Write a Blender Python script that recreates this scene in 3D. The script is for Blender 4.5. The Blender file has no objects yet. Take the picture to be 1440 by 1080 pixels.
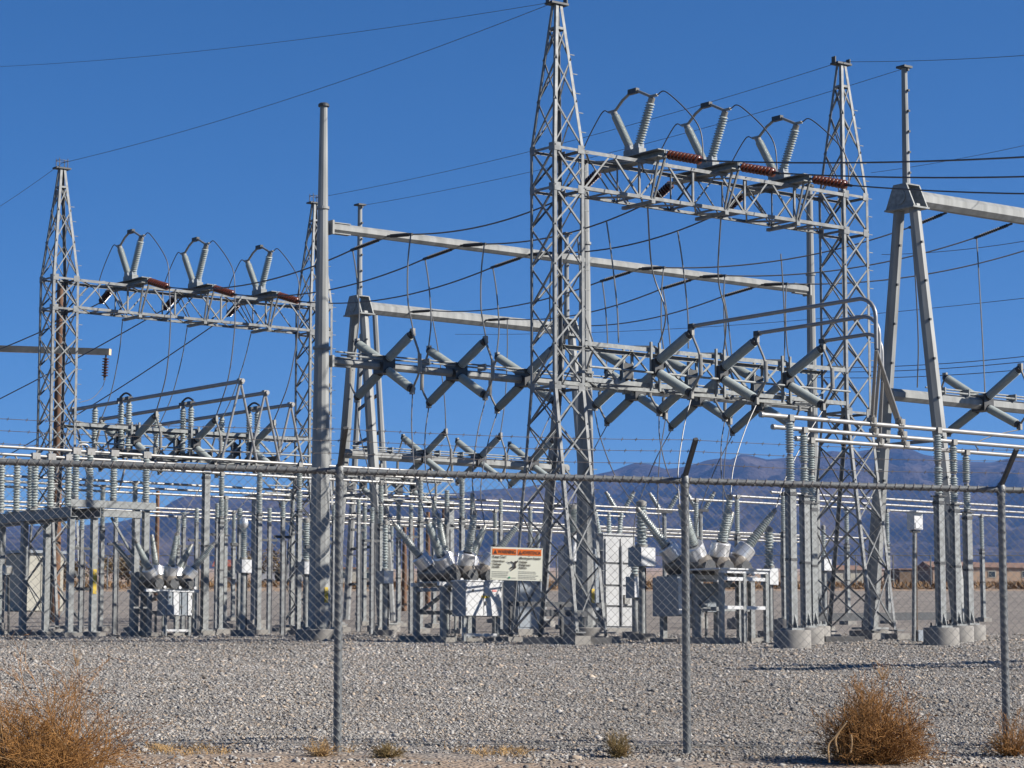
import bpy, bmesh, random
import numpy as np
from math import *
from mathutils import Vector, Matrix, noise

random.seed(7)
scene = bpy.context.scene
COL = scene.collection

# ------------------------------------------------------------------ camera
FPX, W0, H0 = 3460.0, 1440.0, 1080.0
PH = atan(395.0 / FPX)
cam = bpy.data.cameras.new("camera")
cam.sensor_fit = 'HORIZONTAL'
cam.sensor_width = 36.0
cam.lens = 36.0 * FPX / W0
cam.clip_start = 0.1
cam.clip_end = 40000.0
camo = bpy.data.objects.new("camera", cam)
camo.location = (0, 0, 0)
camo.rotation_euler = (pi / 2 + PH, 0, 0)
COL.objects.link(camo)
scene.camera = camo

# ------------------------------------------------------------------ sky, sun, exposure
SUN_EL, SUN_AZ = radians(31.0), radians(101.0)
world = bpy.data.worlds.new("World")
scene.world = world
world.use_nodes = True
wn = world.node_tree.nodes
sky = wn.new('ShaderNodeTexSky')
sky.sky_type = 'NISHITA'
sky.sun_disc = False
sky.sun_elevation = SUN_EL
sky.sun_rotation = SUN_AZ
sky.altitude = 3000.0
sky.air_density = 1.0
sky.dust_density = 0.0
sky.ozone_density = 8.0
hs = wn.new('ShaderNodeHueSaturation')
hs.inputs['Saturation'].default_value = 1.13
world.node_tree.links.new(sky.outputs[0], hs.inputs['Color'])
world.node_tree.links.new(hs.outputs[0], wn['Background'].inputs[0])
wn['Background'].inputs['Strength'].default_value = 0.051
sun = bpy.data.lights.new("sun", 'SUN')
sun.energy = 5.0
sun.angle = radians(0.5)
sun.color = (1.0, 0.94, 0.85)
suno = bpy.data.objects.new("sun", sun)
sdir = Vector((sin(SUN_AZ) * cos(SUN_EL), cos(SUN_AZ) * cos(SUN_EL), sin(SUN_EL)))
suno.rotation_euler = sdir.to_track_quat('Z', 'Y').to_euler()
COL.objects.link(suno)
scene.view_settings.view_transform = 'Standard'
scene.view_settings.look = 'None'
scene.view_settings.exposure = 1.0
scene.view_settings.gamma = 1.0
scene.view_settings.use_curve_mapping = False
scene.cycles.volume_bounces = 0
scene.cycles.max_bounces = 6

# ------------------------------------------------------------------ survey: the yard grid and sight lines used to measure it
TH = radians(38.0)
cu, su_ = cos(TH), sin(TH)
OX, OY = 0.9515, 51.0
U = Vector((cu, su_, 0)); V = Vector((-su_, cu, 0)); Z = Vector((0, 0, 1)); X = Vector((1, 0, 0)); Y = Vector((0, 1, 0))

def g(u, v, z=0.0):
    return Vector((OX + u * cu - v * su_, OY + u * su_ + v * cu, z))

def ray(px, py):
    x = (px - 720) / FPX; y = (540 - py) / FPX
    return Vector((x, cos(PH) - y * sin(PH), sin(PH) + y * cos(PH)))

def P(px, py, D):
    r = ray(px, py); return r * (D / r.y)

def PV(px, py, v0):
    r = ray(px, py)
    return r * ((v0 - (OX * su_ - OY * cu)) / (-r.x * su_ + r.y * cu))

def PU(px, py, u0):
    r = ray(px, py)
    return r * ((u0 + OX * cu + OY * su_) / (r.x * cu + r.y * su_))

GP = [(-80, -3.9), (0, -1.26), (18.5, -0.64), (51, 0.45), (60, 0.66), (70, 0.88), (78, 1.1), (100, 2.0), (140, 4.2),
      (200, 6.24), (470, 15.5), (1500, 54), (4000, 154), (5600, 215), (9000, 350)]

def gz(y, x=0.0):
    c = -0.0195 * (max(-25, min(25, x)) + 1.3) * max(0.0, min(1.0, (40 - y) / 16))   # the near ground falls to the right
    for (a, za), (b, zb) in zip(GP, GP[1:]):
        if y <= b:
            return za + (zb - za) * (y - a) / (b - a) + c
    return GP[-1][1]

def ground(p):
    return Vector((p.x, p.y, gz(p.y, p.x)))

def gg(u, v):
    return ground(g(u, v))

# ------------------------------------------------------------------ materials
def new_mat(name):
    m = bpy.data.materials.new(name)
    m.use_nodes = True
    return m, m.node_tree.nodes, m.node_tree.links, m.node_tree.nodes['Principled BSDF']

def mat(name, col, rough=0.5, metal=0.0, var=0.12, scale=6.0, bump=0.0, spec=0.5, streak=False):
    m, n, l, b = new_mat(name)
    tc = n.new('ShaderNodeTexCoord')
    geo = n.new('ShaderNodeNewGeometry')
    mp = n.new('ShaderNodeMapping')
    l.new(geo.outputs['Position'], mp.inputs['Vector'])
    if streak:
        mp.inputs['Scale'].default_value = (1, 1, 0.15)
    nz = n.new('ShaderNodeTexNoise')
    nz.inputs['Scale'].default_value = scale
    nz.inputs['Detail'].default_value = 5
    l.new(mp.outputs[0], nz.inputs['Vector'])
    mx = n.new('ShaderNodeMix'); mx.data_type = 'RGBA'
    mx.inputs['A'].default_value = (*[c * (1 - var) for c in col], 1)
    mx.inputs['B'].default_value = (*[min(1, c * (1 + var)) for c in col], 1)
    rm = n.new('ShaderNodeMapRange')
    rm.inputs['From Min'].default_value = 0.3; rm.inputs['From Max'].default_value = 0.7
    l.new(nz.outputs['Fac'], rm.inputs['Value'])
    l.new(rm.outputs[0], mx.inputs['Factor'])
    l.new(mx.outputs['Result'], b.inputs['Base Color'])
    b.inputs['Roughness'].default_value = rough
    b.inputs['Metallic'].default_value = metal
    b.inputs['Specular IOR Level'].default_value = spec
    if bump:
        bp = n.new('ShaderNodeBump'); bp.inputs['Strength'].default_value = bump; bp.inputs['Distance'].default_value = 0.01
        l.new(nz.outputs['Fac'], bp.inputs['Height']); l.new(bp.outputs[0], b.inputs['Normal'])
    return m

M = {}
M['galv'] = mat('galvanised_steel', (0.191, 0.201, 0.201), 0.55, 0.08, 0.26, 11, spec=0.3)
M['lattice'] = mat('weathered_galvanised_angle', (0.158, 0.165, 0.168), 0.55, 0.08, 0.32, 7, spec=0.3)
M['pole'] = mat('galvanised_pole_steel', (0.212, 0.218, 0.215), 0.55, 0.08, 0.24, 5, streak=True, spec=0.3)
M['alu'] = mat('aluminium_tube', (0.242, 0.239, 0.233), 0.4, 0.25, 0.08, 4)
M['tube'] = mat('dull_aluminium_tube', (0.226, 0.226, 0.226), 0.45, 0.4, 0.1, 4)
M['porcelain'] = mat('grey_porcelain', (0.282, 0.312, 0.304), 0.3, 0.0, 0.08, 12)
M['brown'] = mat('brown_glaze', (0.089, 0.023, 0.011), 0.25, 0.0, 0.2, 12)
M['darkbrown'] = mat('dark_brown_glaze', (0.061, 0.025, 0.018), 0.3, 0.0, 0.2, 12)
M['black'] = mat('black_fitting', (0.035, 0.036, 0.038), 0.5, 0.2, 0.3, 12)
M['cast'] = mat('cast_fitting', (0.207, 0.202, 0.187), 0.5, 0.2, 0.15, 12)
M['white'] = mat('white_paint', (0.466, 0.473, 0.479), 0.4, 0.0, 0.05, 2)
M['greypaint'] = mat('grey_paint', (0.191, 0.214, 0.236), 0.4, 0.0, 0.08, 2)
M['silver'] = mat('polished_ring', (0.619, 0.619, 0.619), 0.28, 0.55, 0.08, 8)
M['tank'] = mat('tan_tank_paint', (0.142, 0.124, 0.103), 0.4, 0.2, 0.18, 4)
M['concrete'] = mat('concrete', (0.192, 0.183, 0.169), 0.9, 0, 0.16, 5, bump=0.3)
M['conductor'] = mat('dark_conductor', (0.09, 0.09, 0.095), 0.6, 0.3, 0.1, 3)
M['lead'] = mat('bright_lead', (0.159, 0.159, 0.155), 0.5, 0.3, 0.1, 6)
M['greylead'] = mat('grey_lead', (0.135, 0.135, 0.139), 0.5, 0.3, 0.1, 6)
M['wood'] = mat('treated_wood', (0.125, 0.064, 0.034), 0.85, 0, 0.3, 3, bump=0.3, streak=True)
M['palewood'] = mat('pale_wood', (0.443, 0.332, 0.222), 0.85, 0, 0.2, 3, bump=0.3)
M['yellow'] = mat('yellow_plastic', (0.461, 0.320, 0.018), 0.5, 0, 0.05, 6)
M['fence'] = mat('fence_galvanised', (0.137, 0.145, 0.148), 0.55, 0.35, 0.22, 30)
M['wire'] = mat('fence_wire', (0.173, 0.173, 0.169), 0.55, 0.3, 0.25, 9)
M['barb'] = mat('barbed_wire', (0.131, 0.118, 0.112), 0.7, 0.2, 0.3, 9)
M['darksteel'] = mat('dark_steel', (0.045, 0.048, 0.052), 0.6, 0.2, 0.25, 9)
M['signface'] = mat('sign_cream', (0.614, 0.614, 0.506), 0.45, 0, 0.03, 9)
M['orange'] = mat('sign_orange', (0.649, 0.138, 0.011), 0.45, 0, 0.03, 9)
M['ink'] = mat('sign_ink', (0.03, 0.025, 0.022), 0.6, 0, 0.1, 9)
M['greyink'] = mat('sign_small_print', (0.344, 0.344, 0.295), 0.6, 0, 0.1, 9)
M['greenink'] = mat('sign_green', (0.025, 0.230, 0.115), 0.6, 0, 0.1, 9)
M['redink'] = mat('red_label', (0.615, 0.205, 0.180), 0.6, 0, 0.1, 9)
M['stucco'] = mat('tan_stucco', (0.264, 0.189, 0.132), 0.9, 0, 0.1, 1.0)
M['roof'] = mat('brown_roof', (0.180, 0.107, 0.074), 0.9, 0, 0.2, 1.0)
M['redroof'] = mat('red_roof', (0.246, 0.066, 0.041), 0.9, 0, 0.2, 1.0)
M['cream'] = mat('cream_metal', (0.294, 0.283, 0.240), 0.7, 0, 0.1, 1.0)
M['offwhite'] = mat('aged_white_paint', (0.33, 0.335, 0.335), 0.5, 0.0, 0.12, 3)
M['glass'] = mat('dark_glass', (0.025, 0.029, 0.033), 0.1, 0, 0.1, 1.0)
M['dryTwig'] = mat('dry_twigs', (0.225, 0.106, 0.026), 0.9, 0, 0.38, 14)
M['paleTwig'] = mat('pale_twigs', (0.344, 0.221, 0.107), 0.9, 0, 0.3, 14)
M['drygrass'] = mat('dry_grass', (0.328, 0.205, 0.082), 0.9, 0, 0.35, 14)
M['oliveTwig'] = mat('olive_twigs', (0.156, 0.107, 0.037), 0.9, 0, 0.35, 14)
M['brush'] = mat('desert_brush', (0.180, 0.107, 0.049), 0.95, 0, 0.45, 0.4)
M['leaf'] = mat('dusty_foliage', (0.139, 0.098, 0.045), 0.95, 0, 0.4, 1.5)
M['bark'] = mat('grey_bark', (0.131, 0.090, 0.057), 0.95, 0, 0.3, 3)

# gravel and desert ground
def ground_mat():
    m, n, l, b = new_mat('gravel_ground')
    geo = n.new('ShaderNodeNewGeometry')
    sep = n.new('ShaderNodeSeparateXYZ'); l.new(geo.outputs['Position'], sep.inputs[0])
    vo = n.new('ShaderNodeTexVoronoi'); vo.inputs['Scale'].default_value = 17
    nzw = n.new('ShaderNodeTexNoise'); nzw.inputs['Scale'].default_value = 30; nzw.inputs['Detail'].default_value = 3
    l.new(geo.outputs['Position'], nzw.inputs['Vector'])
    l.new(geo.outputs['Position'], vo.inputs['Vector'])
    vo2 = n.new('ShaderNodeTexVoronoi'); vo2.inputs['Scale'].default_value = 34
    l.new(geo.outputs['Position'], vo2.inputs['Vector'])
    big = n.new('ShaderNodeTexNoise'); big.inputs['Scale'].default_value = 0.35; big.inputs['Detail'].default_value = 6
    l.new(geo.outputs['Position'], big.inputs['Vector'])
    sepc = n.new('ShaderNodeSeparateColor'); l.new(vo.outputs['Color'], sepc.inputs[0])
    r1 = n.new('ShaderNodeValToRGB')
    e = r1.color_ramp.elements
    e[0].position = 0.0; e[0].color = (0.12, 0.112, 0.104, 1)
    e[1].position = 1.0; e[1].color = (0.36, 0.31, 0.26, 1)
    k = e.new(0.35); k.color = (0.20, 0.18, 0.158, 1)
    k = e.new(0.7); k.color = (0.245, 0.217, 0.193, 1)
    l.new(sepc.outputs[0], r1.inputs[0])
    mixb = n.new('ShaderNodeMix'); mixb.data_type = 'RGBA'; mixb.blend_type = 'MULTIPLY'
    mixb.inputs['Factor'].default_value = 1.0
    r2 = n.new('ShaderNodeMapRange'); r2.inputs['From Min'].default_value = 0.3; r2.inputs['From Max'].default_value = 0.7
    r2.inputs['To Min'].default_value = 0.86; r2.inputs['To Max'].default_value = 1.08
    l.new(big.outputs['Fac'], r2.inputs['Value'])
    cc = n.new('ShaderNodeCombineColor')
    for i in range(3): l.new(r2.outputs[0], cc.inputs[i])
    l.new(r1.outputs[0], mixb.inputs['A']); l.new(cc.outputs[0], mixb.inputs['B'])
    # sandy earth before the fence and desert soil beyond the yard
    soil = n.new('ShaderNodeValToRGB')
    e = soil.color_ramp.elements
    e[0].color = (0.23, 0.155, 0.10, 1); e[1].color = (0.37, 0.28, 0.20, 1)
    sn = n.new('ShaderNodeTexNoise'); sn.inputs['Scale'].default_value = 6; sn.inputs['Detail'].default_value = 8
    l.new(geo.outputs['Position'], sn.inputs['Vector']); l.new(sn.outputs['Fac'], soil.inputs[0])
    far = n.new('ShaderNodeMapRange'); far.inputs['From Min'].default_value = 138; far.inputs['From Max'].default_value = 143
    l.new(sep.outputs['Y'], far.inputs['Value'])
    wob = n.new('ShaderNodeMath'); wob.operation = 'MULTIPLY_ADD'; wob.inputs[1].default_value = 3.2
    l.new(sn.outputs['Fac'], wob.inputs[0]); l.new(sep.outputs['Y'], wob.inputs[2])
    near = n.new('ShaderNodeMapRange'); near.inputs['From Min'].default_value = 18.9; near.inputs['From Max'].default_value = 20.1
    near.inputs['To Min'].default_value = 0.7; near.inputs['To Max'].default_value = 0.0
    l.new(wob.outputs[0], near.inputs['Value'])
    mxm = n.new('ShaderNodeMath'); mxm.operation = 'MAXIMUM'
    l.new(far.outputs[0], mxm.inputs[0]); l.new(near.outputs[0], mxm.inputs[1])
    fin = n.new('ShaderNodeMix'); fin.data_type = 'RGBA'
    l.new(mxm.outputs[0], fin.inputs['Factor']); l.new(mixb.outputs['Result'], fin.inputs['A']); l.new(soil.outputs[0], fin.inputs['B'])
    l.new(fin.outputs['Result'], b.inputs['Base Color'])
    b.inputs['Roughness'].default_value = 0.95
    b.inputs['Specular IOR Level'].default_value = 0.15
    ad = n.new('ShaderNodeMath'); ad.operation = 'ADD'
    l.new(vo.outputs['Distance'], ad.inputs[0]); l.new(vo2.outputs['Distance'], ad.inputs[1])
    bp = n.new('ShaderNodeBump'); bp.inputs['Strength'].default_value = 1.0; bp.inputs['Distance'].default_value = 0.018
    bp.invert = True
    l.new(ad.outputs[0], bp.inputs['Height']); l.new(bp.outputs[0], b.inputs['Normal'])
    return m

def stone_mat():
    m, n, l, b = new_mat('crushed_stone')
    at = n.new('ShaderNodeVertexColor'); at.layer_name = 'tone'
    geo = n.new('ShaderNodeNewGeometry')
    nz = n.new('ShaderNodeTexNoise'); nz.inputs['Scale'].default_value = 60; nz.inputs['Detail'].default_value = 4
    l.new(geo.outputs['Position'], nz.inputs['Vector'])
    r = n.new('ShaderNodeMapRange'); r.inputs['From Min'].default_value = .3; r.inputs['From Max'].default_value = .7
    r.inputs['To Min'].default_value = 0.8; r.inputs['To Max'].default_value = 1.15
    l.new(nz.outputs['Fac'], r.inputs['Value'])
    cc = n.new('ShaderNodeCombineColor')
    for i in range(3): l.new(r.outputs[0], cc.inputs[i])
    mx = n.new('ShaderNodeMix'); mx.data_type = 'RGBA'; mx.blend_type = 'MULTIPLY'; mx.inputs['Factor'].default_value = 1
    l.new(at.outputs['Color'], mx.inputs['A']); l.new(cc.outputs[0], mx.inputs['B'])
    l.new(mx.outputs['Result'], b.inputs['Base Color'])
    b.inputs['Roughness'].default_value = 0.9; b.inputs['Specular IOR Level'].default_value = 0.2
    return m

def mountain_mat():
    m, n, l, b = new_mat('mountain_rock')
    geo = n.new('ShaderNodeNewGeometry')
    nz = n.new('ShaderNodeTexNoise'); nz.inputs['Scale'].default_value = 0.006; nz.inputs['Detail'].default_value = 9
    l.new(geo.outputs['Position'], nz.inputs['Vector'])
    r = n.new('ShaderNodeValToRGB'); e = r.color_ramp.elements
    e[0].position = 0.36; e[0].color = (0.014, 0.011, 0.010, 1); e[1].position = 0.66; e[1].color = (0.074, 0.058, 0.050, 1)
    l.new(nz.outputs['Fac'], r.inputs[0]); l.new(r.outputs[0], b.inputs['Base Color'])
    b.inputs['Roughness'].default_value = 1.0; b.inputs['Specular IOR Level'].default_value = 0.05
    n2 = n.new('ShaderNodeTexNoise'); n2.inputs['Scale'].default_value = 0.011; n2.inputs['Detail'].default_value = 8
    l.new(geo.outputs['Position'], n2.inputs['Vector'])
    bp = n.new('ShaderNodeBump'); bp.inputs['Strength'].default_value = 1.0; bp.inputs['Distance'].default_value = 55
    l.new(n2.outputs['Fac'], bp.inputs['Height']); l.new(bp.outputs[0], b.inputs['Normal'])
    return m

# ------------------------------------------------------------------ mesh building
ORG = {}

class MB:
    def __init__(s):
        s.v = []; s.f = []
    def add(s, vs, fs):
        o = len(s.v); s.v += [tuple(q) for q in vs]; s.f += [tuple(i + o for i in q) for q in fs]; return s
    def prof(s, p0, p1, a, b, pts):
        n = len(pts)
        vs = [p0 + a * x + b * y for x, y in pts] + [p1 + a * x + b * y for x, y in pts]
        fs = [(i, (i + 1) % n, n + (i + 1) % n, n + i) for i in range(n)]
        fs += [tuple(range(n - 1, -1, -1)), tuple(range(n, 2 * n))]
        return s.add(vs, fs)
    def bar(s, p0, p1, w, h, up=None):
        d = (p1 - p0).normalized()
        up = up or (Z if abs(d.z) < 0.95 else U)
        a = d.cross(up).normalized(); b = a.cross(d).normalized()
        return s.prof(p0, p1, a, b, [(-w / 2, -h / 2), (w / 2, -h / 2), (w / 2, h / 2), (-w / 2, h / 2)])
    def col(s, p0, p1, w, h=None):
        h = h or w
        return s.prof(p0, p1, U, V, [(-w / 2, -h / 2), (w / 2, -h / 2), (w / 2, h / 2), (-w / 2, h / 2)])
    def ang(s, p0, p1, a, b, w, t=0.008):
        d = (p1 - p0).normalized()
        a = (a - d * a.dot(d)).normalized(); b = (b - d * b.dot(d)); b = (b - a * b.dot(a)).normalized()
        return s.prof(p0, p1, a, b, [(0, 0), (w, 0), (w, t), (t, t), (t, w), (0, w)])
    def chan(s, p0, p1, a, b, w, h, t=0.012):   # C section: web height h along b, flanges w along a
        return s.prof(p0, p1, a, b, [(0, -h / 2), (w, -h / 2), (w, -h / 2 + t), (t, -h / 2 + t), (t, h / 2 - t), (w, h / 2 - t), (w, h / 2), (0, h / 2)])
    def box(s, c, dx, dy, dz, ax=None, ay=None, az=None):
        ax = ax or U; ay = ay or V; az = az or Z
        vs = [c + ax * (i * dx / 2) + ay * (j * dy / 2) + az * (k * dz / 2) for i in (-1, 1) for j in (-1, 1) for k in (-1, 1)]
        return s.add(vs, [(0, 1, 3, 2), (4, 6, 7, 5), (0, 4, 5, 1), (2, 3, 7, 6), (0, 2, 6, 4), (1, 5, 7, 3)])
    def tube(s, pts, r, n=8, caps=True, phase=0.0):
        m = len(pts)
        if not hasattr(r, '__len__'): r = [r] * m
        vs = []
        d0 = (pts[1] - pts[0]).normalized()
        a = d0.cross(Z if abs(d0.z) < 0.9 else U).normalized()
        for i in range(m):
            d = (pts[min(i + 1, m - 1)] - pts[max(i - 1, 0)]).normalized()
            a = (a - d * a.dot(d)).normalized(); b = d.cross(a)
            for k in range(n):
                t = 2 * pi * k / n + phase
                vs.append(pts[i] + a * (cos(t) * r[i]) + b * (sin(t) * r[i]))
        fs = [(i * n + k, i * n + (k + 1) % n, (i + 1) * n + (k + 1) % n, (i + 1) * n + k) for i in range(m - 1) for k in range(n)]
        if caps: fs += [tuple(range(n - 1, -1, -1)), tuple(range((m - 1) * n, m * n))]
        return s.add(vs, fs)
    def lathe(s, c, prof, n=16, ax=Z):
        a = ax.cross(X if abs(ax.x) < .9 else Y).normalized(); b = ax.cross(a)
        vs = [c + ax * z + a * (cos(2 * pi * k / n) * r) + b * (sin(2 * pi * k / n) * r) for r, z in prof for k in range(n)]
        m = len(prof)
        fs = [(i * n + k, i * n + (k + 1) % n, (i + 1) * n + (k + 1) % n, (i + 1) * n + k) for i in range(m - 1) for k in range(n)]
        fs += [tuple(range(n - 1, -1, -1)), tuple(range((m - 1) * n, m * n))]
        return s.add(vs, fs)
    def mesh(s, name, material, org, smooth=False):
        me = bpy.data.meshes.new(name)
        me.from_pydata([(x - org[0], y - org[1], z - org[2]) for x, y, z in s.v], [], s.f)
        me.materials.append(material)
        if smooth:
            me.polygons.foreach_set('use_smooth', [True] * len(me.polygons))
            me.set_sharp_from_angle(angle=radians(40))
        me.update()
        return me

def props(o, label=None, cat=None, group=None, kind=None):
    if label: o['label'] = label
    if cat: o['category'] = cat
    if group: o['group'] = group
    if kind: o['kind'] = kind
    return o

def thing(name, label, cat, loc, group=None):
    o = bpy.data.objects.new(name, None); COL.objects.link(o)
    o.empty_display_size = 0.2
    o.location = loc; ORG[o.name] = Vector(loc)
    return props(o, label, cat, group, 'thing')

def part(name, mb, m, parent, label=None, smooth=False, kind=None):
    org = ORG[parent.name]
    o = bpy.data.objects.new(name, mb.mesh(name, M[m] if isinstance(m, str) else m, org, smooth))
    COL.objects.link(o); o.parent = parent; ORG[o.name] = org
    return props(o, label, None, None, kind)

def solo(name, mb, m, loc, label=None, cat=None, group=None, kind=None, smooth=False):
    o = bpy.data.objects.new(name, mb.mesh(name, M[m] if isinstance(m, str) else m, loc, smooth))
    COL.objects.link(o); o.location = loc; ORG[o.name] = Vector(loc)
    return props(o, label, cat, group, kind or ('thing' if cat else None))

CACHE = {}
def shared(kind):
    if kind in CACHE: return CACHE[kind]
    mb = MB(); a = kind.split(':'); n = int(a[1]); prof = []
    if a[0] == 'bush':
        prof.append((.72, 0))
        for i in range(n):
            z = (i + 0.12) / n; h = 1 / n; w = 1 - .38 * z
            prof += [(.74 * w, z), (w, z + .16 * h), (w, z + .34 * h), (.74 * w, z + .62 * h)]
        prof.append((.4, 1)); mat_ = 'porcelain'
    elif a[0] in ('shed', 'brown', 'fine'):
        core = {'shed': 0.70, 'brown': 0.42, 'fine': 0.84}[a[0]]
        prof.append((core, 0))
        for i in range(n):
            z = (i + 0.12) / n; h = 1 / n
            if a[0] == 'brown':
                prof += [(core, z), (1, z + .16 * h), (0.97, z + .42 * h), (core + .12, z + .5 * h), (core, z + .6 * h)]
            else:
                prof += [(core, z), (1, z + .16 * h), (1, z + .34 * h), (core, z + .62 * h)]
        prof.append((core, 1))
        mat_ = {'shed': 'porcelain', 'fine': 'porcelain', 'brown': a[2] if len(a) > 2 else 'brown'}[a[0]]
    else:
        prof = [(1, 0), (1, 1)]; mat_ = a[2]
    mb.lathe(Vector((0, 0, 0)), prof, 14 if a[0] != 'cyl' else 12)
    me = mb.mesh(a[0], M[mat_], (0, 0, 0), True)
    if a[0] != 'cyl': me.polygons.foreach_set('use_smooth', [True] * len(me.polygons))
    CACHE[kind] = me
    return me

def place(name, kind, p0, p1, r, parent):
    d = p1 - p0; L = d.length
    q = d.to_track_quat('Z', 'Y').to_matrix().to_4x4()
    o = bpy.data.objects.new(name, shared(kind)); COL.objects.link(o); o.parent = parent
    o.matrix_basis = Matrix.Translation(p0 - ORG[parent.name]) @ q @ Matrix.Diagonal((r, r, L, 1))
    return o

def spline(pts, n=8):
    out = []
    q = [pts[0] * 2 - pts[1]] + list(pts) + [pts[-1] * 2 - pts[-2]]
    for i in range(1, len(q) - 2):
        a, b, c, d = q[i - 1:i + 3]
        for k in range(n):
            t = k / n
            out.append(0.5 * ((2 * b) + (c - a) * t + (2 * a - 5 * b + 4 * c - d) * t * t + (3 * b - a - 3 * c + d) * t ** 3))
    out.append(pts[-1]); return out

def sagline(p, q, s, n=16):
    return [p.lerp(q, i / n) - Z * (4 * s * (i / n) * (1 - i / n)) for i in range(n + 1)]

def wire(pts, r, label, group=None, m='conductor', name='conductor_wire', cat='wire', n=6):
    return solo(name, MB().tube(pts, r, n), m, pts[0], label, cat, group, smooth=True)

# ------------------------------------------------------------------ ground and mountains
def build_ground():
    ys = [-80, -40, -15, 0, 6, 10, 12, 13, 14]
    y = 14.0
    while y < 60: y += 0.35; ys.append(y)
    while y < 9000: y *= 1.07; ys.append(y)
    NXX = 90
    vs = []; fs = []
    for y in ys:
        half = 40 + max(0, y) * 0.75
        for i in range(NXX + 1):
            t = 2 * i / NXX - 1
            x = half * (0.35 * t + 0.65 * t ** 3)
            h = 0.0
            if y < 140:
                h = 0.03 * noise.noise((x * 0.5, y * 0.5, 3)) + 0.012 * noise.noise((x * 2.3, y * 2.3, 8))
            else:
                h = 0.0012 * y * noise.noise((x * 0.01, y * 0.01, 3))
            vs.append((x, y, gz(y, x) + h))
    w = NXX + 1
    for j in range(len(ys) - 1):
        for i in range(NXX):
            fs.append((j * w + i, j * w + i + 1, (j + 1) * w + i + 1, (j + 1) * w + i))
    mb = MB(); mb.v = vs; mb.f = fs
    o = solo('ground', mb, ground_mat(), Vector((0, 0, 0)), kind='structure', smooth=True)
    o['label'] = 'grey crushed stone yard running into sandy desert plain'
build_ground()

RIDGE = [(-900, 735), (-500, 742), (-200, 738), (0, 736), (100, 738), (170, 731), (215, 721), (230, 711), (245, 701), (258, 696), (300, 697), (345, 696), (387, 688), (403, 684),
         (430, 689), (460, 684), (487, 681), (498, 686), (547, 691), (580, 696), (630, 692), (688, 686), (730, 684), (780, 676), (837, 665), (862, 660), (880, 653), (891, 649), (913, 650),
         (936, 657), (954, 656), (976, 651), (995, 645), (1013, 642), (1028, 644), (1043, 637), (1056, 638), (1080, 644), (1110, 641), (1147, 635), (1170, 632), (1200, 634), (1225, 630),
         (1245, 627), (1271, 623), (1297, 636), (1345, 646), (1398, 648), (1416, 643), (1440, 639), (1500, 646), (1600, 655), (1900, 650), (2400, 668)]
def ridge(px):
    for (a, ya), (b, yb) in zip(RIDGE, RIDGE[1:]):
        if px <= b:
            t = max(0, (px - a) / (b - a)); return ya + (yb - ya) * t
    return RIDGE[-1][1]

def build_mountains():
    D0, D1, D2 = 5000.0, 8000.0, 9000.0
    NX_, NY_ = 420, 120
    vs = []; fs = []
    for j in range(NY_ + 1):
        D = D0 + (D2 - D0) * j / NY_
        for i in range(NX_ + 1):
            px = -800 + 3000 * i / NX_
            x = (px - 720) / FPX * D
            base = gz(D) - 6
            top = P(px, ridge(px), D1).z + 6 * noise.noise((px * .09, 1.3, 2))
            b1 = gz(D1)
            t = (D - D0) / (D1 - D0)
            q = Vector((x * 0.0016 + 5, D * 0.0011, 1.7))
            rg = 1 - abs(noise.noise(q)) * 2
            rg2 = 1 - abs(noise.noise(q * 2.7 + Vector((3, 1, 0)))) * 2
            rg3 = noise.fractal(q * 7, 0.9, 2.0, 4)
            if t <= 1:
                s = t ** 1.5
                amp = (1 - t) ** 0.6 * t ** 0.7
                h = base + (top - b1 - 0) * s + amp * (rg * 190 + rg2 * 130 + rg3 * 80) * min(1, (top - b1) / 180)
                line = P(px, ridge(px) + 2 + 26 * (1 - t), D).z
                h = min(h, line)
                h = max(h, base - 4)
            else:
                h = top - (D - D1) * 0.35
            vs.append((x, D, h))
    w = NX_ + 1
    for j in range(NY_):
        for i in range(NX_):
            fs.append((j * w + i, j * w + i + 1, (j + 1) * w + i + 1, (j + 1) * w + i))
    mb = MB(); mb.v = vs; mb.f = fs
    o = solo('mountain_range', mb, mountain_mat(), Vector((0, 0, 0)), kind='structure', smooth=False)
    o.data.polygons.foreach_set('use_smooth', [True] * len(o.data.polygons))
build_mountains()

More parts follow.
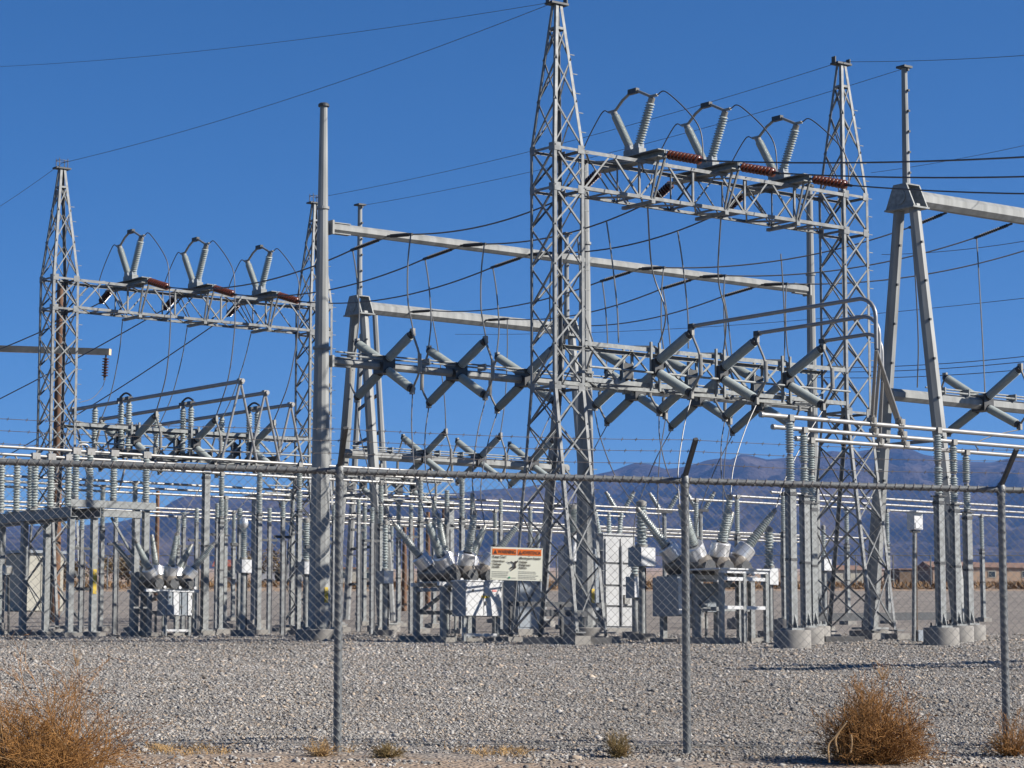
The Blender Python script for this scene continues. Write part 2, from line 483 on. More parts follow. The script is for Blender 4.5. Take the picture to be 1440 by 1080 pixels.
# loose crushed stone lying on the yard
def build_gravel():
    rng = np.random.default_rng(4)
    ico = bmesh.new(); bmesh.ops.create_icosphere(ico, subdivisions=1, radius=1.0)
    ico.verts.ensure_lookup_table()
    iv = np.array([v.co[:] for v in ico.verts]); it = np.array([[v.index for v in f.verts] for f in ico.faces]); ico.free()
    allv = []; allf = []; allc = []; off = 0
    bands = [(14.2, 18.6, 520, .0125), (18.6, 25, 860, .0122), (25, 36, 520, .0148), (36, 52, 250, .0185), (52, 68, 60, .022)]
    oct_v = np.array([(1, 0, 0), (-1, 0, 0), (0, 1, 0), (0, -1, 0), (0, 0, 1), (0, 0, -1)], float)
    oct_f = np.array([(0, 2, 4), (2, 1, 4), (1, 3, 4), (3, 0, 4), (2, 0, 5), (1, 2, 5), (3, 1, 5), (0, 3, 5)])
    for a, b, dens, rad in bands:
        if a > 18: iv, it = oct_v, oct_f
        wdt = lambda y: 0.222 * y + 2.0
        area = (b - a) * (wdt(a) + wdt(b))
        n = int(area * dens)
        y = rng.uniform(a, b, n); x = rng.uniform(-1, 1, n) * (0.222 * y + 2.0)
        z = np.array([gz(v, w) for v, w in zip(y, x)]) + np.array([0.03 * noise.noise((p * 0.5, q * 0.5, 3)) + 0.012 * noise.noise((p * 2.3, q * 2.3, 8)) for p, q in zip(x, y)])
        if a < 15:
            keep = (np.array([noise.noise((p * 1.1, q * 1.7, 5)) for p, q in zip(x, y)]) + rng.uniform(-.35, .35, n) > 0.14)
            x, y, z = x[keep], y[keep], z[keep]; n = len(x)
        r = rad * rng.lognormal(0, .38, n)
        ang = rng.uniform(0, 2 * pi, n)
        sc = rng.uniform(.55, 1.3, (n, 3)); sc[:, 2] *= .58
        vv = iv[None] * (1 + rng.uniform(-.34, .34, (n, len(iv), 1)))
        vv = vv * sc[:, None, :] * r[:, None, None]
        tilt = rng.uniform(-.5, .5, (n, 1))
        yy = vv[:, :, 1] * np.cos(tilt) - vv[:, :, 2] * np.sin(tilt); zz = vv[:, :, 1] * np.sin(tilt) + vv[:, :, 2] * np.cos(tilt)
        c, s_ = np.cos(ang)[:, None], np.sin(ang)[:, None]
        xx = vv[:, :, 0] * c - yy * s_; yy2 = vv[:, :, 0] * s_ + yy * c
        vv = np.stack([xx + x[:, None], yy2 + y[:, None], zz + (z + r * .12)[:, None]], -1)
        allv.append(vv.reshape(-1, 3))
        allf.append((it[None] + (np.arange(n) * len(iv))[:, None, None] + off).reshape(-1, 3)); off += n * len(iv)
        t = rng.beta(2.2, 2.9, n)
        base = np.stack([.086 + .325 * t, .082 + .308 * t, .077 + .286 * t], -1)
        base *= (1.06 + .30 * np.array([noise.noise((p * .22, q * .13, 11)) + .6 * noise.noise((p * .9, q * .6, 2)) for p, q in zip(x, y)]))[:, None]
        warm = rng.uniform(0, 1, n) < .24
        base[warm] *= np.array([1.14, .98, .82])
        allc.append(np.repeat(base, len(iv), 0))
    v = np.concatenate(allv); f = np.concatenate(allf); c = np.concatenate(allc)
    me = bpy.data.meshes.new('gravel')
    me.vertices.add(len(v)); me.vertices.foreach_set('co', v.ravel())
    me.loops.add(f.size); me.loops.foreach_set('vertex_index', f.ravel())
    me.polygons.add(len(f)); me.polygons.foreach_set('loop_start', np.arange(len(f)) * 3)
    me.update(calc_edges=True)
    ca = me.color_attributes.new('tone', 'FLOAT_COLOR', 'POINT')
    ca.data.foreach_set('color', np.concatenate([c, np.ones((len(c), 1))], 1).ravel())
    me.materials.append(stone_mat())
    o = bpy.data.objects.new('gravel', me); COL.objects.link(o)
    props(o, 'loose grey crushed stone covering the yard inside the fence', 'gravel', None, 'stuff')
build_gravel()

# clear desert air
def build_haze():
    m = bpy.data.materials.new('haze_air'); m.use_nodes = True
    n = m.node_tree.nodes; n.clear()
    out = n.new('ShaderNodeOutputMaterial'); pv = n.new('ShaderNodeVolumePrincipled')
    pv.inputs['Color'].default_value = (0.22, 0.44, 1.0, 1)
    pv.inputs['Density'].default_value = HAZE
    pv.inputs['Anisotropy'].default_value = 0.2
    m.node_tree.links.new(pv.outputs[0], out.inputs['Volume'])
    mb = MB().box(Vector((0, 4400, 380)), 24000, 9800, 772, X, Y, Z)
    o = solo('haze', mb, m, Vector((0, 0, 0)), 'thin blue desert air in front of the mountains', 'haze', None, 'stuff')
HAZE = 5.8e-5
build_haze()

# ------------------------------------------------------------------ lattice towers
def lattice_tower(u0, v0, label, hoop=False, tall_base=0.45):
    zb = gg(u0, v0).z + 0.10
    zf, zr2, zs, zt = 5.75, 9.93, 10.78, 13.92
    A = 0.405
    root = thing('lattice_tower', label, 'tower', gg(u0, v0), 'lattice steel dead end towers')
    def hu(z): return A if z <= zs else A + (0.085 - A) * (z - zs) / (zt - zs)
    def hv(z):
        if z < zf: return A + (zf - z) / (zf - 0.45) * 0.70
        return hu(z)
    def C(a, b, z): return g(u0 + a * hu(z), v0 + b * hv(z), z)
    cs = [(-1, -1), (1, -1), (1, 1), (-1, 1)]
    for a, b in cs:
        mb = MB()
        ks = [zb, zf, zs, zt]
        for z0, z1 in zip(ks, ks[1:]):
            mb.ang(C(a, b, z0), C(a, b, z1), U * -a, V * -b, 0.072, 0.009)
        part('leg', mb, 'lattice', root)
        f = MB().box(g(u0 + a * A, v0 + b * hv(zb), zb - 0.12), 0.40, 0.40, 0.30)
        part('footing', f, 'concrete', root)
        part('base_plate', MB().box(C(a, b, zb) + Z * 0.10, 0.26, 0.26, 0.03), 'lattice', root)
    faces = [((-1, -1), (1, -1)), ((1, -1), (1, 1)), ((1, 1), (-1, 1)), ((-1, 1), (-1, -1))]
    for z in (zf, zr2, zs, 13.42):
        for p, q in faces:
            c0, c1 = C(*p, z), C(*q, z)
            inn = (g(u0, v0, z) - (c0 + c1) / 2)
            part('ring_strut', MB().ang(c0 + Z * .002, c1 + Z * .002, Z * -1, inn, 0.055, 0.007), 'lattice', root)
    lv = [zb + 0.12]
    for h in (1.42, 1.22, 1.02, 0.90): lv.append(lv[-1] + h * (zf - zb - 0.12) / 5.42)
    lv.append(zf)
    lv += [zf + (zr2 - zf) * i / 5 for i in range(1, 6)] + [zs]
    lv += [zs + 1.02, zs + 1.92, 13.42]
    for i, (z0, z1) in enumerate(zip(lv, lv[1:])):
        for p, q in faces:
            mid = g(u0, v0, (z0 + z1) / 2)
            a0, a1, b0, b1 = C(*p, z0), C(*q, z1), C(*q, z0), C(*p, z1)
            inn = (mid - (a0 + a1) / 2).normalized()
            w = 0.037 if z0 < zs else 0.031
            part('brace', MB().ang(a0 + inn * .010, a1 + inn * .010, Z, inn, w, 0.006), 'lattice', root)
            part('brace', MB().ang(b0 + inn * .022, b1 + inn * .022, Z, inn, w, 0.006), 'lattice', root)
    for z in (zf, zr2, zs):
        for p, q in faces:
            for e, o_ in ((p, q), (q, p)):
                c0 = C(*e, z); d = (C(*o_, z) - c0).normalized(); n_ = d.cross(Z)
                if n_.dot(c0 - g(u0, v0, z)) < 0: n_ = -n_
                part('gusset_plate', MB().box(c0 + d * .085 + n_ * .006 - Z * .01, .17, .008, .17, d, n_, Z), 'lattice', root)
    top = MB().box(g(u0, v0, zt + 0.02), 0.46, 0.26, 0.045)
    part('top_plate', top, 'darksteel', root)
    if hoop:
        mb = MB()
        for a, b in ((-1, -1), (1, -1), (1, 1), (-1, 1)):
            mb.tube([g(u0 + a * .13, v0 + b * .1, zt + .04), g(u0 + a * .13, v0 + b * .1, zt + .30)], .012, 6)
        ring = [g(u0 + .16 * cos(t), v0 + .14 * sin(t), zt + .24) for t in [i * pi / 6 for i in range(13)]]
        mb.tube(ring, .010, 6)
        part('top_hoop', mb, 'greylead', root, smooth=True)
    else:
        mb = MB()
        for s in (-1, 1):
            mb.box(g(u0 + s * .24, v0, zt + .09), .03, .12, .16)
        part('top_bracket', mb, 'darksteel', root)
    # step bolts on the near leg
    mb = MB(); z = 1.5
    while z < 13.2:
        p = C(1, -1, z); mb.bar(p, p + U * .12, .016, .016); z += .42
    part('step_bolts', mb, 'lattice', root, kind='stuff')
    return root

lattice_tower(0, 0, 'tall grey lattice tower beside the warning sign, its peak at the top of the picture')
lattice_tower(8.55, 0, 'right lattice tower, just left of the slanting tapered legs and the white meter box')
lattice_tower(-0.05, 22.15, 'lattice tower at the far left with a small wire hoop on its peak', hoop=True)
lattice_tower(8.5, 22.15, 'lattice tower half hidden behind the tall round steel pole', hoop=True)

PHU = (2.3, 4.45, 6.65)
def upper_truss(v0, ul, ur, label):
    z0, z1, A = 9.93, 10.78, 0.405
    root = thing('lattice_beam', label, 'beam', g(ul, v0, z0), 'upper lattice beams between towers')
    a, b = ul + A + .01, ur - A - .01
    for dv in (-A, A):
        for z in (z0, z1):
            part('chord', MB().ang(g(a, v0 + dv, z), g(b, v0 + dv, z), Z * (1 if z == z0 else -1), V * (1 if dv < 0 else -1), 0.075, 0.008), 'lattice', root)
    n = 10
    us = [a + (b - a) * i / n for i in range(n + 1)]
    for i in range(n):
        e = i % 2
        for dv in (-A, A):
            s = 1 if dv < 0 else -1
            p = g(us[i], v0 + dv + s * .012, z1 if e else z0); q = g(us[i + 1], v0 + dv + s * .012, z0 if e else z1)
            part('brace', MB().ang(p, q, V * s, Z, .038, .006), 'lattice', root)
        for z in (z0, z1):
            s = 1 if z == z0 else -1
            p = g(us[i], v0 + (A if e else -A), z + s * .014); q = g(us[i + 1], v0 + (-A if e else A), z + s * .014)
            part('brace', MB().ang(p, q, Z * s, U, .04, .006), 'lattice', root)
    for i in range(1, n, 1):
        if i % 2 == 0:
            for dv in (-A, A):
                s = 1 if dv < 0 else -1
                part('post', MB().ang(g(us[i], v0 + dv + s * .03, z0 + .02), g(us[i], v0 + dv + s * .03, z1 - .02), V * s, U, .045, .006), 'lattice', root)
        part('tie', MB().ang(g(us[i], v0 - A + .02, z0 + .03), g(us[i], v0 + A - .02, z0 + .03), Z, U, .04, .006), 'lattice', root)
    for up in PHU:
        part('crossarm', MB().chan(g(up, v0 + 1.32, z1 + .10), g(up, v0 - .83, z1 + .10), U * -1, Z, .20, .17, .02).chan(g(up + .02, v0 + 1.32, z1 + .10), g(up + .02, v0 - .83, z1 + .10), U, Z, .10, .17, .02), 'galv', root)
        part('under_arm', MB().box(g(up, v0 + .05, z0 - .045), .10, 1.0, .07), 'lattice', root)
        for sgn, ve in ((-1, -.72), (1, 1.15)):
            for du in (-.09, .09):
                part('knee_brace', MB().ang(g(up + du, v0 + ve, z1 + .01), g(up + du * .4, v0 + sgn * A, z0 + .02), U, V * -sgn, .04, .006), 'lattice', root)
    return root

upper_truss(0, 0, 8.55, 'upper lattice beam joining the centre tower to the tower on its right')
upper_truss(22.15, -.05, 8.5, 'upper lattice beam of the smaller left bay below three paired insulators')

def v_switch(up, v0, label):
    z0 = 10.98
    root = thing('disconnect_switch', label, 'switch', g(up, v0 + .15, z0), 'paired insulator switches on top of the lattice beams')
    part('pedestal', MB().box(g(up, v0 + .16, z0 + .07), .20, .52, .14), 'galv', root)
    part('bearing', MB().box(g(up, v0 + .32, z0 + .19), .16, .18, .10).box(g(up, v0 + .03, z0 + .19), .16, .18, .10), 'greypaint', root)
    f0, f1 = g(up, v0 + .32, z0 + .22), g(up, v0 + .80, z0 + 1.0)
    n0, n1 = g(up, v0 + .03, z0 + .22), g(up, v0 - .38, z0 + 1.10)
    place('insulator', 'fine:24', f0, f1, .095, root)
    place('insulator', 'shed:17', n0, n1, .105, root)
    for p, q in ((f0, f1), (n0, n1)):
        d = (q - p).normalized()
        place('end_fitting', 'cyl:1:cast', q - d * .02, q + d * .10, .075, root)
        place('end_fitting', 'cyl:1:greypaint', p - d * .05, p + d * .04, .085, root)
    t0, t1 = f1 + Z * .12, n1 + Z * .12
    pk = g(up, v0 + .30, z0 + 1.42); pk2 = g(up, v0 + .08, z0 + 1.44)
    part('blade_arm', MB().tube([t0, t0.lerp(pk, .5) + Z * .04, pk, pk2, t1.lerp(pk2, .5), t1], .032, 8), 'cast', root, smooth=True)
    part('contact', MB().box((pk + pk2) / 2 + Z * .01, .10, .28, .11), 'black', root)
    part('terminal_pad', MB().box(t0 + V * .10, .06, .22, .05).box(t1 - V * .10, .06, .22, .05), 'cast', root)
    return t0 + V * .2, t1 - V * .2

WORD = ('left', 'middle', 'right')
VT = {}
for b, v0, nm in ((0, 0, 'tall centre lattice beam'), (1, 22.15, 'small left bay lattice beam')):
    for i, up in enumerate(PHU):
        lab = {0: 'grey V insulator pair on the %s, nearest its left tower', 1: 'grey V insulator pair on the %s, middle of three', 2: 'grey V insulator pair on the %s, nearest its right tower'}[i] % nm
        VT[b, i] = v_switch(up, v0, lab)

def strain(p, q, label, m='brown', n=8, r=.10, group='brown strain insulators on the lattice beams'):
    root = thing('strain_insulator', label, 'insulator', p, group)
    d = q - p
    a, b = p + d * .10, q - d * .08
    place('disc_string', 'brown:%d:%s' % (n, m), a, b, r, root)
    part('shackle', MB().bar(p - d * .03, a, .035, .05), 'black', root)
    part('clamp', MB().bar(b, q + d * .06, .04, .06), 'black', root)
    return q

LE = {}
for b, v0, nm in ((0, 0, 'centre lattice beam'), (1, 22.15, 'left bay lattice beam')):
    for i, up in enumerate(PHU):
        pos = WORD[i]
        rr = .105
        p = g(up, v0 - .84, 10.86); q = g(up, v0 - 2.05, 10.52)
        LE[b, i, 'f'] = strain(p, q, 'reddish brown disc string pulling forward from the %s crossarm of the %s' % (pos, nm), n=9, r=rr)
        p = g(up, v0 + 1.33, 10.84); q = g(up, v0 + 1.95, 10.55)
        LE[b, i, 'r'] = strain(p, q, 'dark brown disc string slanting back under the %s crossarm of the %s' % (pos, nm), m='darkbrown', n=7, r=rr)

# ------------------------------------------------------------------ lower lattice racks with X shaped switches
def lower_rack(v0, ul, ur, label, us_sw):
    z0, z1, A = 5.87, 6.72, 0.40
    root = thing('lattice_rack', label, 'rack', g(ul, v0, z0), 'lower lattice racks carrying switches')
    a, b = ul + A + .02, ur - A - .02
    for dv in (-A, A):
        for z in (z0, z1):
            part('chord', MB().ang(g(a, v0 + dv, z), g(b, v0 + dv, z), Z * (1 if z == z0 else -1), V * (1 if dv < 0 else -1), 0.09, 0.009), 'galv', root)
    n = 8
    us = [a + (b - a) * i / n for i in range(n + 1)]
    for i in range(n):
        e = i % 2
        for dv in (-A, A):
            s = 1 if dv < 0 else -1
            p = g(us[i], v0 + dv + s * .014, z0 if e else z1); q = g(us[i + 1], v0 + dv + s * .014, z1 if e else z0)
            part('brace', MB().ang(p, q, V * s, Z, .05, .006), 'galv', root)
        for z in (z0, z1):
            p = g(us[i], v0 + (A if e else -A), z + .014); q = g(us[i + 1], v0 + (-A if e else A), z + .014)
            part('brace', MB().ang(p, q, Z, U, .045, .006), 'galv', root)
    for us_ in us_sw:
        for dv in (-A - .05, A + .05):
            for du in (-.12, .12):
                part('mount_post', MB().col(g(us_ + du, v0 + dv, z0 - .08), g(us_ + du, v0 + dv, z1 + .12), .05, .05), 'galv', root)
    part('operating_pipe', MB().tube([g(a, v0 - A - .13, 6.17), g(b, v0 - A - .13, 6.17)], .025, 8), 'galv', root, smooth=True)
    return root

def x_switch(us_, v0, zc, d, label, group, tips=((1.05, .60), (1.02, -.63)), blade=True, r=.105):
    root = thing('vertical_break_switch', label, 'switch', g(us_, v0, zc), group)
    out = {}
    if d > .2:
        for s in (-1, 1):
            part('hub', MB().box(g(us_, v0 + s * d, zc), .24, .16, .34), 'black', root)
    else:
        part('hub', MB().box(g(us_, v0, zc), .34, .40, .40), 'black', root)
    for s, nm in ((-1, 'f'), (1, 'r')):
        up = []
        for (tv, tz), tn in zip(tips, ('u', 'l')):
            h = g(us_, v0 + s * d, zc + (.1 if tz > 0 else -.1)); t = g(us_, v0 + s * (d + tv), zc + tz)
            dd = (t - h).normalized()
            place('insulator', 'fine:26', h + dd * .12, t - dd * .04, r, root)
            place('end_fitting', 'cyl:1:black', h - dd * .02, h + dd * .15, r * .9, root)
            place('end_fitting', 'cyl:1:black', t - dd * .09, t + dd * .05, r * .85, root)
            part('terminal_pad', MB().box(t + dd * .05 + Z * .03 * (1 if tz > 0 else -1), .07, .12, .16), 'cast', root)
            out[nm, tn] = t + dd * .06 + Z * (.1 if tz > 0 else -.1)
            up.append(t + dd * .05)
        if blade:
            m1 = g(us_, v0 + s * (d + tips[0][0] + .32), zc + tips[0][1] * .12)
            m2 = m1 - Z * .32 + V * s * .01
            part('blade', MB().tube([up[0], up[0].lerp(m1, .7) + V * s * .02, m1], .026, 8), 'cast', root, smooth=True)
            part('blade', MB().tube([m2, m2.lerp(up[1], .4) + V * s * .02, up[1]], .026, 8), 'cast', root, smooth=True)
            part('blade_joint', MB().tube([m1 + Z * .06, m2 - Z * .06], .045, 8), 'cast', root, smooth=True)
    return out

SW = {}
lower_rack(33.0, 13.0, 22.0, 'small far lattice rack behind the middle breaker just under the fence rail', (15.3, 17.5, 19.7))
for uu, nm in ((13.35, 'left'), (21.65, 'right')):
    b_ = gg(uu, 33.0)
    ps = thing('rack_column', 'plain square column under the %s end of the small far lattice rack' % nm, 'column', b_, 'columns of the far rack')
    part('shaft', MB().col(b_, g(uu, 33.0, 5.85), .26), 'galv', ps); part('footing', MB().box(b_, .6, .6, .3), 'concrete', ps)
    part('head_plate', MB().box(g(uu, 33.0, 5.83), .5, .9, .04), 'galv', ps)
lower_rack(0, 0, 8.55, 'lower lattice rack between the centre tower and the tower on its right', (2.32, 4.2, 6.2))
lower_rack(22.15, -.05, 8.5, 'lower lattice rack of the left bay behind the row of ribbed insulators', (2.2, 4.15, 6.1))
for i, us_ in enumerate((2.32, 4.2, 6.2)):
    SW['A', i] = x_switch(us_, 0, 6.30, .50, 'X shaped grey switch on the lower centre rack, %s of the three below bent tubes' % WORD[i], 'X shaped switches on the lower racks')
for i, us_ in enumerate((15.3, 17.5, 19.7)):
    SW['B', i] = x_switch(us_, 33.0, 6.32, .45, 'small far X shaped switch seen under the fence rail behind the middle breaker, %s' % WORD[i], 'X shaped switches on the lower racks')
for i, us_ in enumerate((2.2, 4.15, 6.1)):
    SW['C', i] = x_switch(us_, 22.15, 6.32, .50, 'X shaped grey switch on the left bay rack, %s of its three' % WORD[i], 'X shaped switches on the lower racks')

# ------------------------------------------------------------------ round poles with two tubular beams
def steel_pole(u0, v0, r0, r1, ztop, label, sticker):
    b = gg(u0, v0)
    root = thing('steel_pole', label, 'pole', b, 'tapered round steel poles')
    part('footing', MB().lathe(b - Z * .1, [(.52, 0), (.52, .32), (.50, .34)], 20), 'concrete', root, smooth=True)
    pts = [b + Z * .25]; n = 6
    for i in range(1, n + 1): pts.append(Vector((b.x, b.y, b.z + .25 + (ztop - b.z - .25) * i / n)))
    part('shaft', MB().tube(pts, [r0 + (r1 - r0) * i / n for i in range(n + 1)], 12), 'pole', root)
    part('base_flange', MB().lathe(b + Z * .24, [(r0 * 1.45, 0), (r0 * 1.45, .05)], 20), 'pole', root)
    part('cap', MB().lathe(Vector((b.x, b.y, ztop)), [(r1 * 1.5, 0), (r1 * 1.5, .05), (r1 * 1.1, .08)], 16), 'darksteel', root)
    for z in (10.25, 7.05):
        rr = r0 + (r1 - r0) * (z - b.z) / (ztop - b.z)
        part('collar', MB().lathe(Vector((b.x, b.y, z)), [(rr * 1.25, 0), (rr * 1.25, .06)], 20), 'pole', root)
    if sticker:
        part('yellow_sticker', MB().box(b + Z * 1.0 - V * (r0 * .96) + U * .02, .09, .012, .34), 'yellow', root)
        bo = MB()
        for k in range(8):
            t = k * pi / 4; bo.tube([b + Z * .22 + (U * cos(t) + V * sin(t)) * .40, b + Z * .42 + (U * cos(t) + V * sin(t)) * .40], .022, 6)
        part('anchor_bolts', bo, 'greylead', root, kind='stuff')
    return root

steel_pole(-1.72, 6.3, .252, .085, 12.62, 'tall round tapered steel pole left of the fence post at picture left', True)
steel_pole(13.75, 6.3, .19, .085, 12.62, 'slimmer round steel pole standing behind the right lattice tower', False)

steel_pole(5.98, 6.3, .255, .10, 12.3, 'tall round pole rising just behind the right side of the centre lattice tower', True)

def tube_beam(p, q, r, label, flange=True, n=8, group='round tubular steel beams'):
    root = thing('tubular_beam', label, 'beam', p, group)
    part('tube', MB().tube([p, q], r, n, phase=pi / n), 'pole', root)
    if flange:
        d = (q - p).normalized()
        for e, s in ((p, 1), (q, -1)):
            part('end_flange', MB().box(e - d * .02 * s, .05, r * 2.5, r * 2.7), 'pole', root)
            part('gusset', MB().box(e + d * .25 * s + Z * r * 1.03, .5, r * 1.3, .02).box(e + d * .25 * s - Z * r * 1.03, .5, r * 1.3, .02), 'pole', root)
    return root

tube_beam(g(-1.50, 6.3, 9.85), g(13.6, 6.3, 9.85), .118, 'upper tubular beam running from the tall round pole behind the centre tower')
tube_beam(g(-1.46, 6.3, 6.80), g(13.58, 6.3, 6.74), .098, 'lower tubular beam from the tall round pole, carrying X shaped switches')
def rail_pair(v0, z, ua, ub, label):
    root = thing('operating_rod', label, 'rod', g(ua, v0, z), 'switch operating rods')
    for dv, dz in ((-.16, .14), (.06, .24)):
        part('rod', MB().tube([g(ua, v0 + dv, z + dz), g(ub, v0 + dv, z + dz)], .022, 6), 'galv', root, smooth=True)
    for k in range(9):
        uu = ua + (ub - ua) * (k + .5) / 9
        part('bracket', MB().box(g(uu, v0 - .04, z + .17), .04, .3, .16), 'galv', root)
rail_pair(6.3, 6.80, -1.3, 13.4, 'thin operating rods above the lower tubular pole beam')
for i, us_ in enumerate((0.0, 2.07, 4.12)):
    SW['P', i] = x_switch(us_, 6.3, 6.82, .08, 'X shaped switch on the lower pole beam left of the centre tower, %s of three' % WORD[i], 'X shaped switches on the pole beam', tips=((.98, .60), (.98, -.63)))
for i, us_ in enumerate((7.6, 9.75, 11.9)):
    SW['Q', i] = x_switch(us_, 6.3, 6.72, .08, 'X shaped switch on the pole beam right of the centre tower, %s of three' % WORD[i], 'X shaped switches on the pole beam', tips=((.98, .60), (.98, -.63)))

# polymer strain insulators on the upper pole beam
PE = {}
for h, us3, side in (('P', (0.0, 2.1, 4.15), 'left'), ('Q', (7.65, 9.7, 11.85), 'right')):
    for i, us_ in enumerate(us3):
        PE[h, i, 'f'] = strain(g(us_, 6.16, 9.80), g(us_, 5.28, 9.72), 'slim dark strain insulator before the upper pole beam, %s of the %s three' % (WORD[i], side), m='black', n=14, r=.045, group='slim strain insulators on tubular beams')
        PE[h, i, 'r'] = strain(g(us_, 6.44, 9.78), g(us_, 7.62, 9.68), 'slim dark strain insulator behind the upper pole beam, %s of the %s three' % (WORD[i], side), m='black', n=14, r=.045, group='slim strain insulators on tubular beams')

# ------------------------------------------------------------------ tubular A frames
def a_frame(u0, v0, label, mast=True, r=.165):
    b = gg(u0, v0)
    root = thing('a_frame', label, 'steel frame', b, 'tubular A frame structures')
    zh = 10.85
    for s in (-1, 1):
        f = ground(g(u0, v0 + s * 1.42))
        part('leg', MB().tube([f + Z * .22, g(u0, v0 + s * .24, zh)], [r * 1.2, r * .85], 8, phase=pi / 8), 'pole', root)
        part('footing', MB().lathe(f - Z * .2, [(.5, 0), (.5, .38)], 20), 'concrete', root, smooth=True)
        part('base_plate', MB().box(f + Z * .23, .62, .62, .05), 'pole', root)
        bo = MB(); d = (g(u0, v0 + s * .24, zh) - f)
        for k in range(1, 11):
            q = f + d * (k / 11.0); bo.box(q - V * (r * 1.02) - U * r * .40, .05, .06, .05)
        part('step_lugs', bo, 'darksteel', root, kind='stuff')
    # head: two trapezoid side plates joined by a cap
    for du in (-.22, .22):
        vs = []
        for k in (-.02, .02):
            for vv, zz in ((-.46, zh - .06), (.46, zh - .06), (.22, zh + .48), (-.22, zh + .48)):
                vs.append(g(u0 + du + k, v0 + vv, zz))
        part('side_plate', MB().add(vs, [(3, 2, 1, 0), (4, 5, 6, 7), (0, 1, 5, 4), (1, 2, 6, 5), (2, 3, 7, 6), (3, 0, 4, 7)]), 'galv', root)
    part('base_shelf', MB().box(g(u0, v0, zh - .085), .56, .94, .04), 'galv', root)
    part('ridge_plate', MB().box(g(u0, v0, zh + .495), .48, .42, .03), 'galv', root)
    part('disc_plate', MB().tube([g(u0 - .243, v0, zh + .2), g(u0 - .26, v0, zh + .2)], .19, 20), 'galv', root)
    if mast:
        part('mast', MB().tube([g(u0, v0, zh + .54), g(u0, v0, 14.20)], [.095, .07], 10), 'pole', root)
        part('mast_cap', MB().box(g(u0, v0, 14.23), .28, .28, .05), 'darksteel', root)
        bo = MB()
        for k in range(6): bo.box(g(u0 + .02, v0 - .1, zh + .8 + k * .5), .05, .05, .05)
        part('step_lugs', bo, 'darksteel', root, kind='stuff')
    part('ladder_rung', MB().bar(g(u0, v0 - .85, 5.2), g(u0, v0 + .85, 5.2), .06, .08), 'lattice', root)
    return root

a_frame(10.8, 0.1, 'large tapered A frame at the right with a mast and dark trapezoid head')
a_frame(10.6, 22.8, 'tapered A frame right of the tall round pole with a slim mast on its head')
a_frame(18.9, 22.8, 'tapered A frame seen through the centre lattice tower')
tube_beam(g(11.05, .1, 11.06), g(19.2, .1, 11.10), .205, 'thick tubular beam leaving the right A frame head towards the picture edge', False)
tube_beam(g(10.1, .1, 6.30), g(19.0, .1, 6.26), .15, 'lower tubular beam crossing the legs of the right A frame', False)
tube_beam(g(10.85, 22.8, 11.02), g(18.7, 22.8, 11.02), .20, 'thick tubular beam between the two A frame heads left of the centre tower', False)
tube_beam(g(10.0, 22.8, 6.44), g(18.9, 22.8, 6.40), .15, 'lower tubular beam with X switches behind the fence rail right of the tall pole', False)
rail_pair(22.8, 6.46, 10.4, 18.6, 'thin operating rods over the lower beam of the middle A frames')
rail_pair(.1, 6.32, 11.4, 19.0, 'thin operating rods over the lower beam of the right A frame')
for i, us_ in enumerate((13.1, 15.25, 17.4)):
    SW['L', i] = x_switch(us_, 22.8, 6.50, .10, 'smaller X shaped switch just above the fence rail, %s of three' % WORD[i], 'X shaped switches on A frame beams', tips=((1.0, .66), (.98, -.62)))
for i, us_ in enumerate((13.35,)):
    SW['R', i] = x_switch(us_, .1, 6.30, .10, 'X shaped switch with bare blades at the right picture edge', 'X shaped switches on A frame beams', tips=((1.05, .72), (.98, -.60)))
AE = {}
for i, us_ in enumerate((12.4, 15.4, 17.7)):
    AE['L', i] = strain(g(us_, 22.58, 11.0), g(us_, 21.5, 10.92), 'slim dark strain insulator in front of the thick middle A frame beam, %s of three' % WORD[i], m='black', n=14, r=.045, group='slim strain insulators on tubular beams')
for i, us_ in enumerate((12.4, 14.8)):
    AE['R', i] = strain(g(us_, .32, 10.9), g(us_, 1.45, 10.72), 'slim dark strain insulator under the thick right A frame beam, %s' % ('nearer the mast', 'nearer the picture edge')[i], m='black', n=14, r=.045, group='slim strain insulators on tubular beams')

# slim ladder frame standing behind the middle A frame
lf = thing('ladder_frame', 'narrow two legged steel frame with rungs behind the A frame right of the tall pole', 'steel frame', ground(P(519, 870, 92)))
a0, a1 = P(487, 862, 92), P(551, 868, 90); t0, t1 = P(509, 470, 92), P(527, 438, 90)
a0.z = gz(92); a1.z = gz(90)
part('leg', MB().tube([a0, t0], [.14, .10], 8), 'pole', lf); part('leg', MB().tube([a1, t1], [.14, .10], 8), 'pole', lf)
for k in range(1, 8):
    part('rung', MB().bar(a0.lerp(t0, k / 8.2), a1.lerp(t1, k / 8.2), .07, .10), 'darksteel', lf)

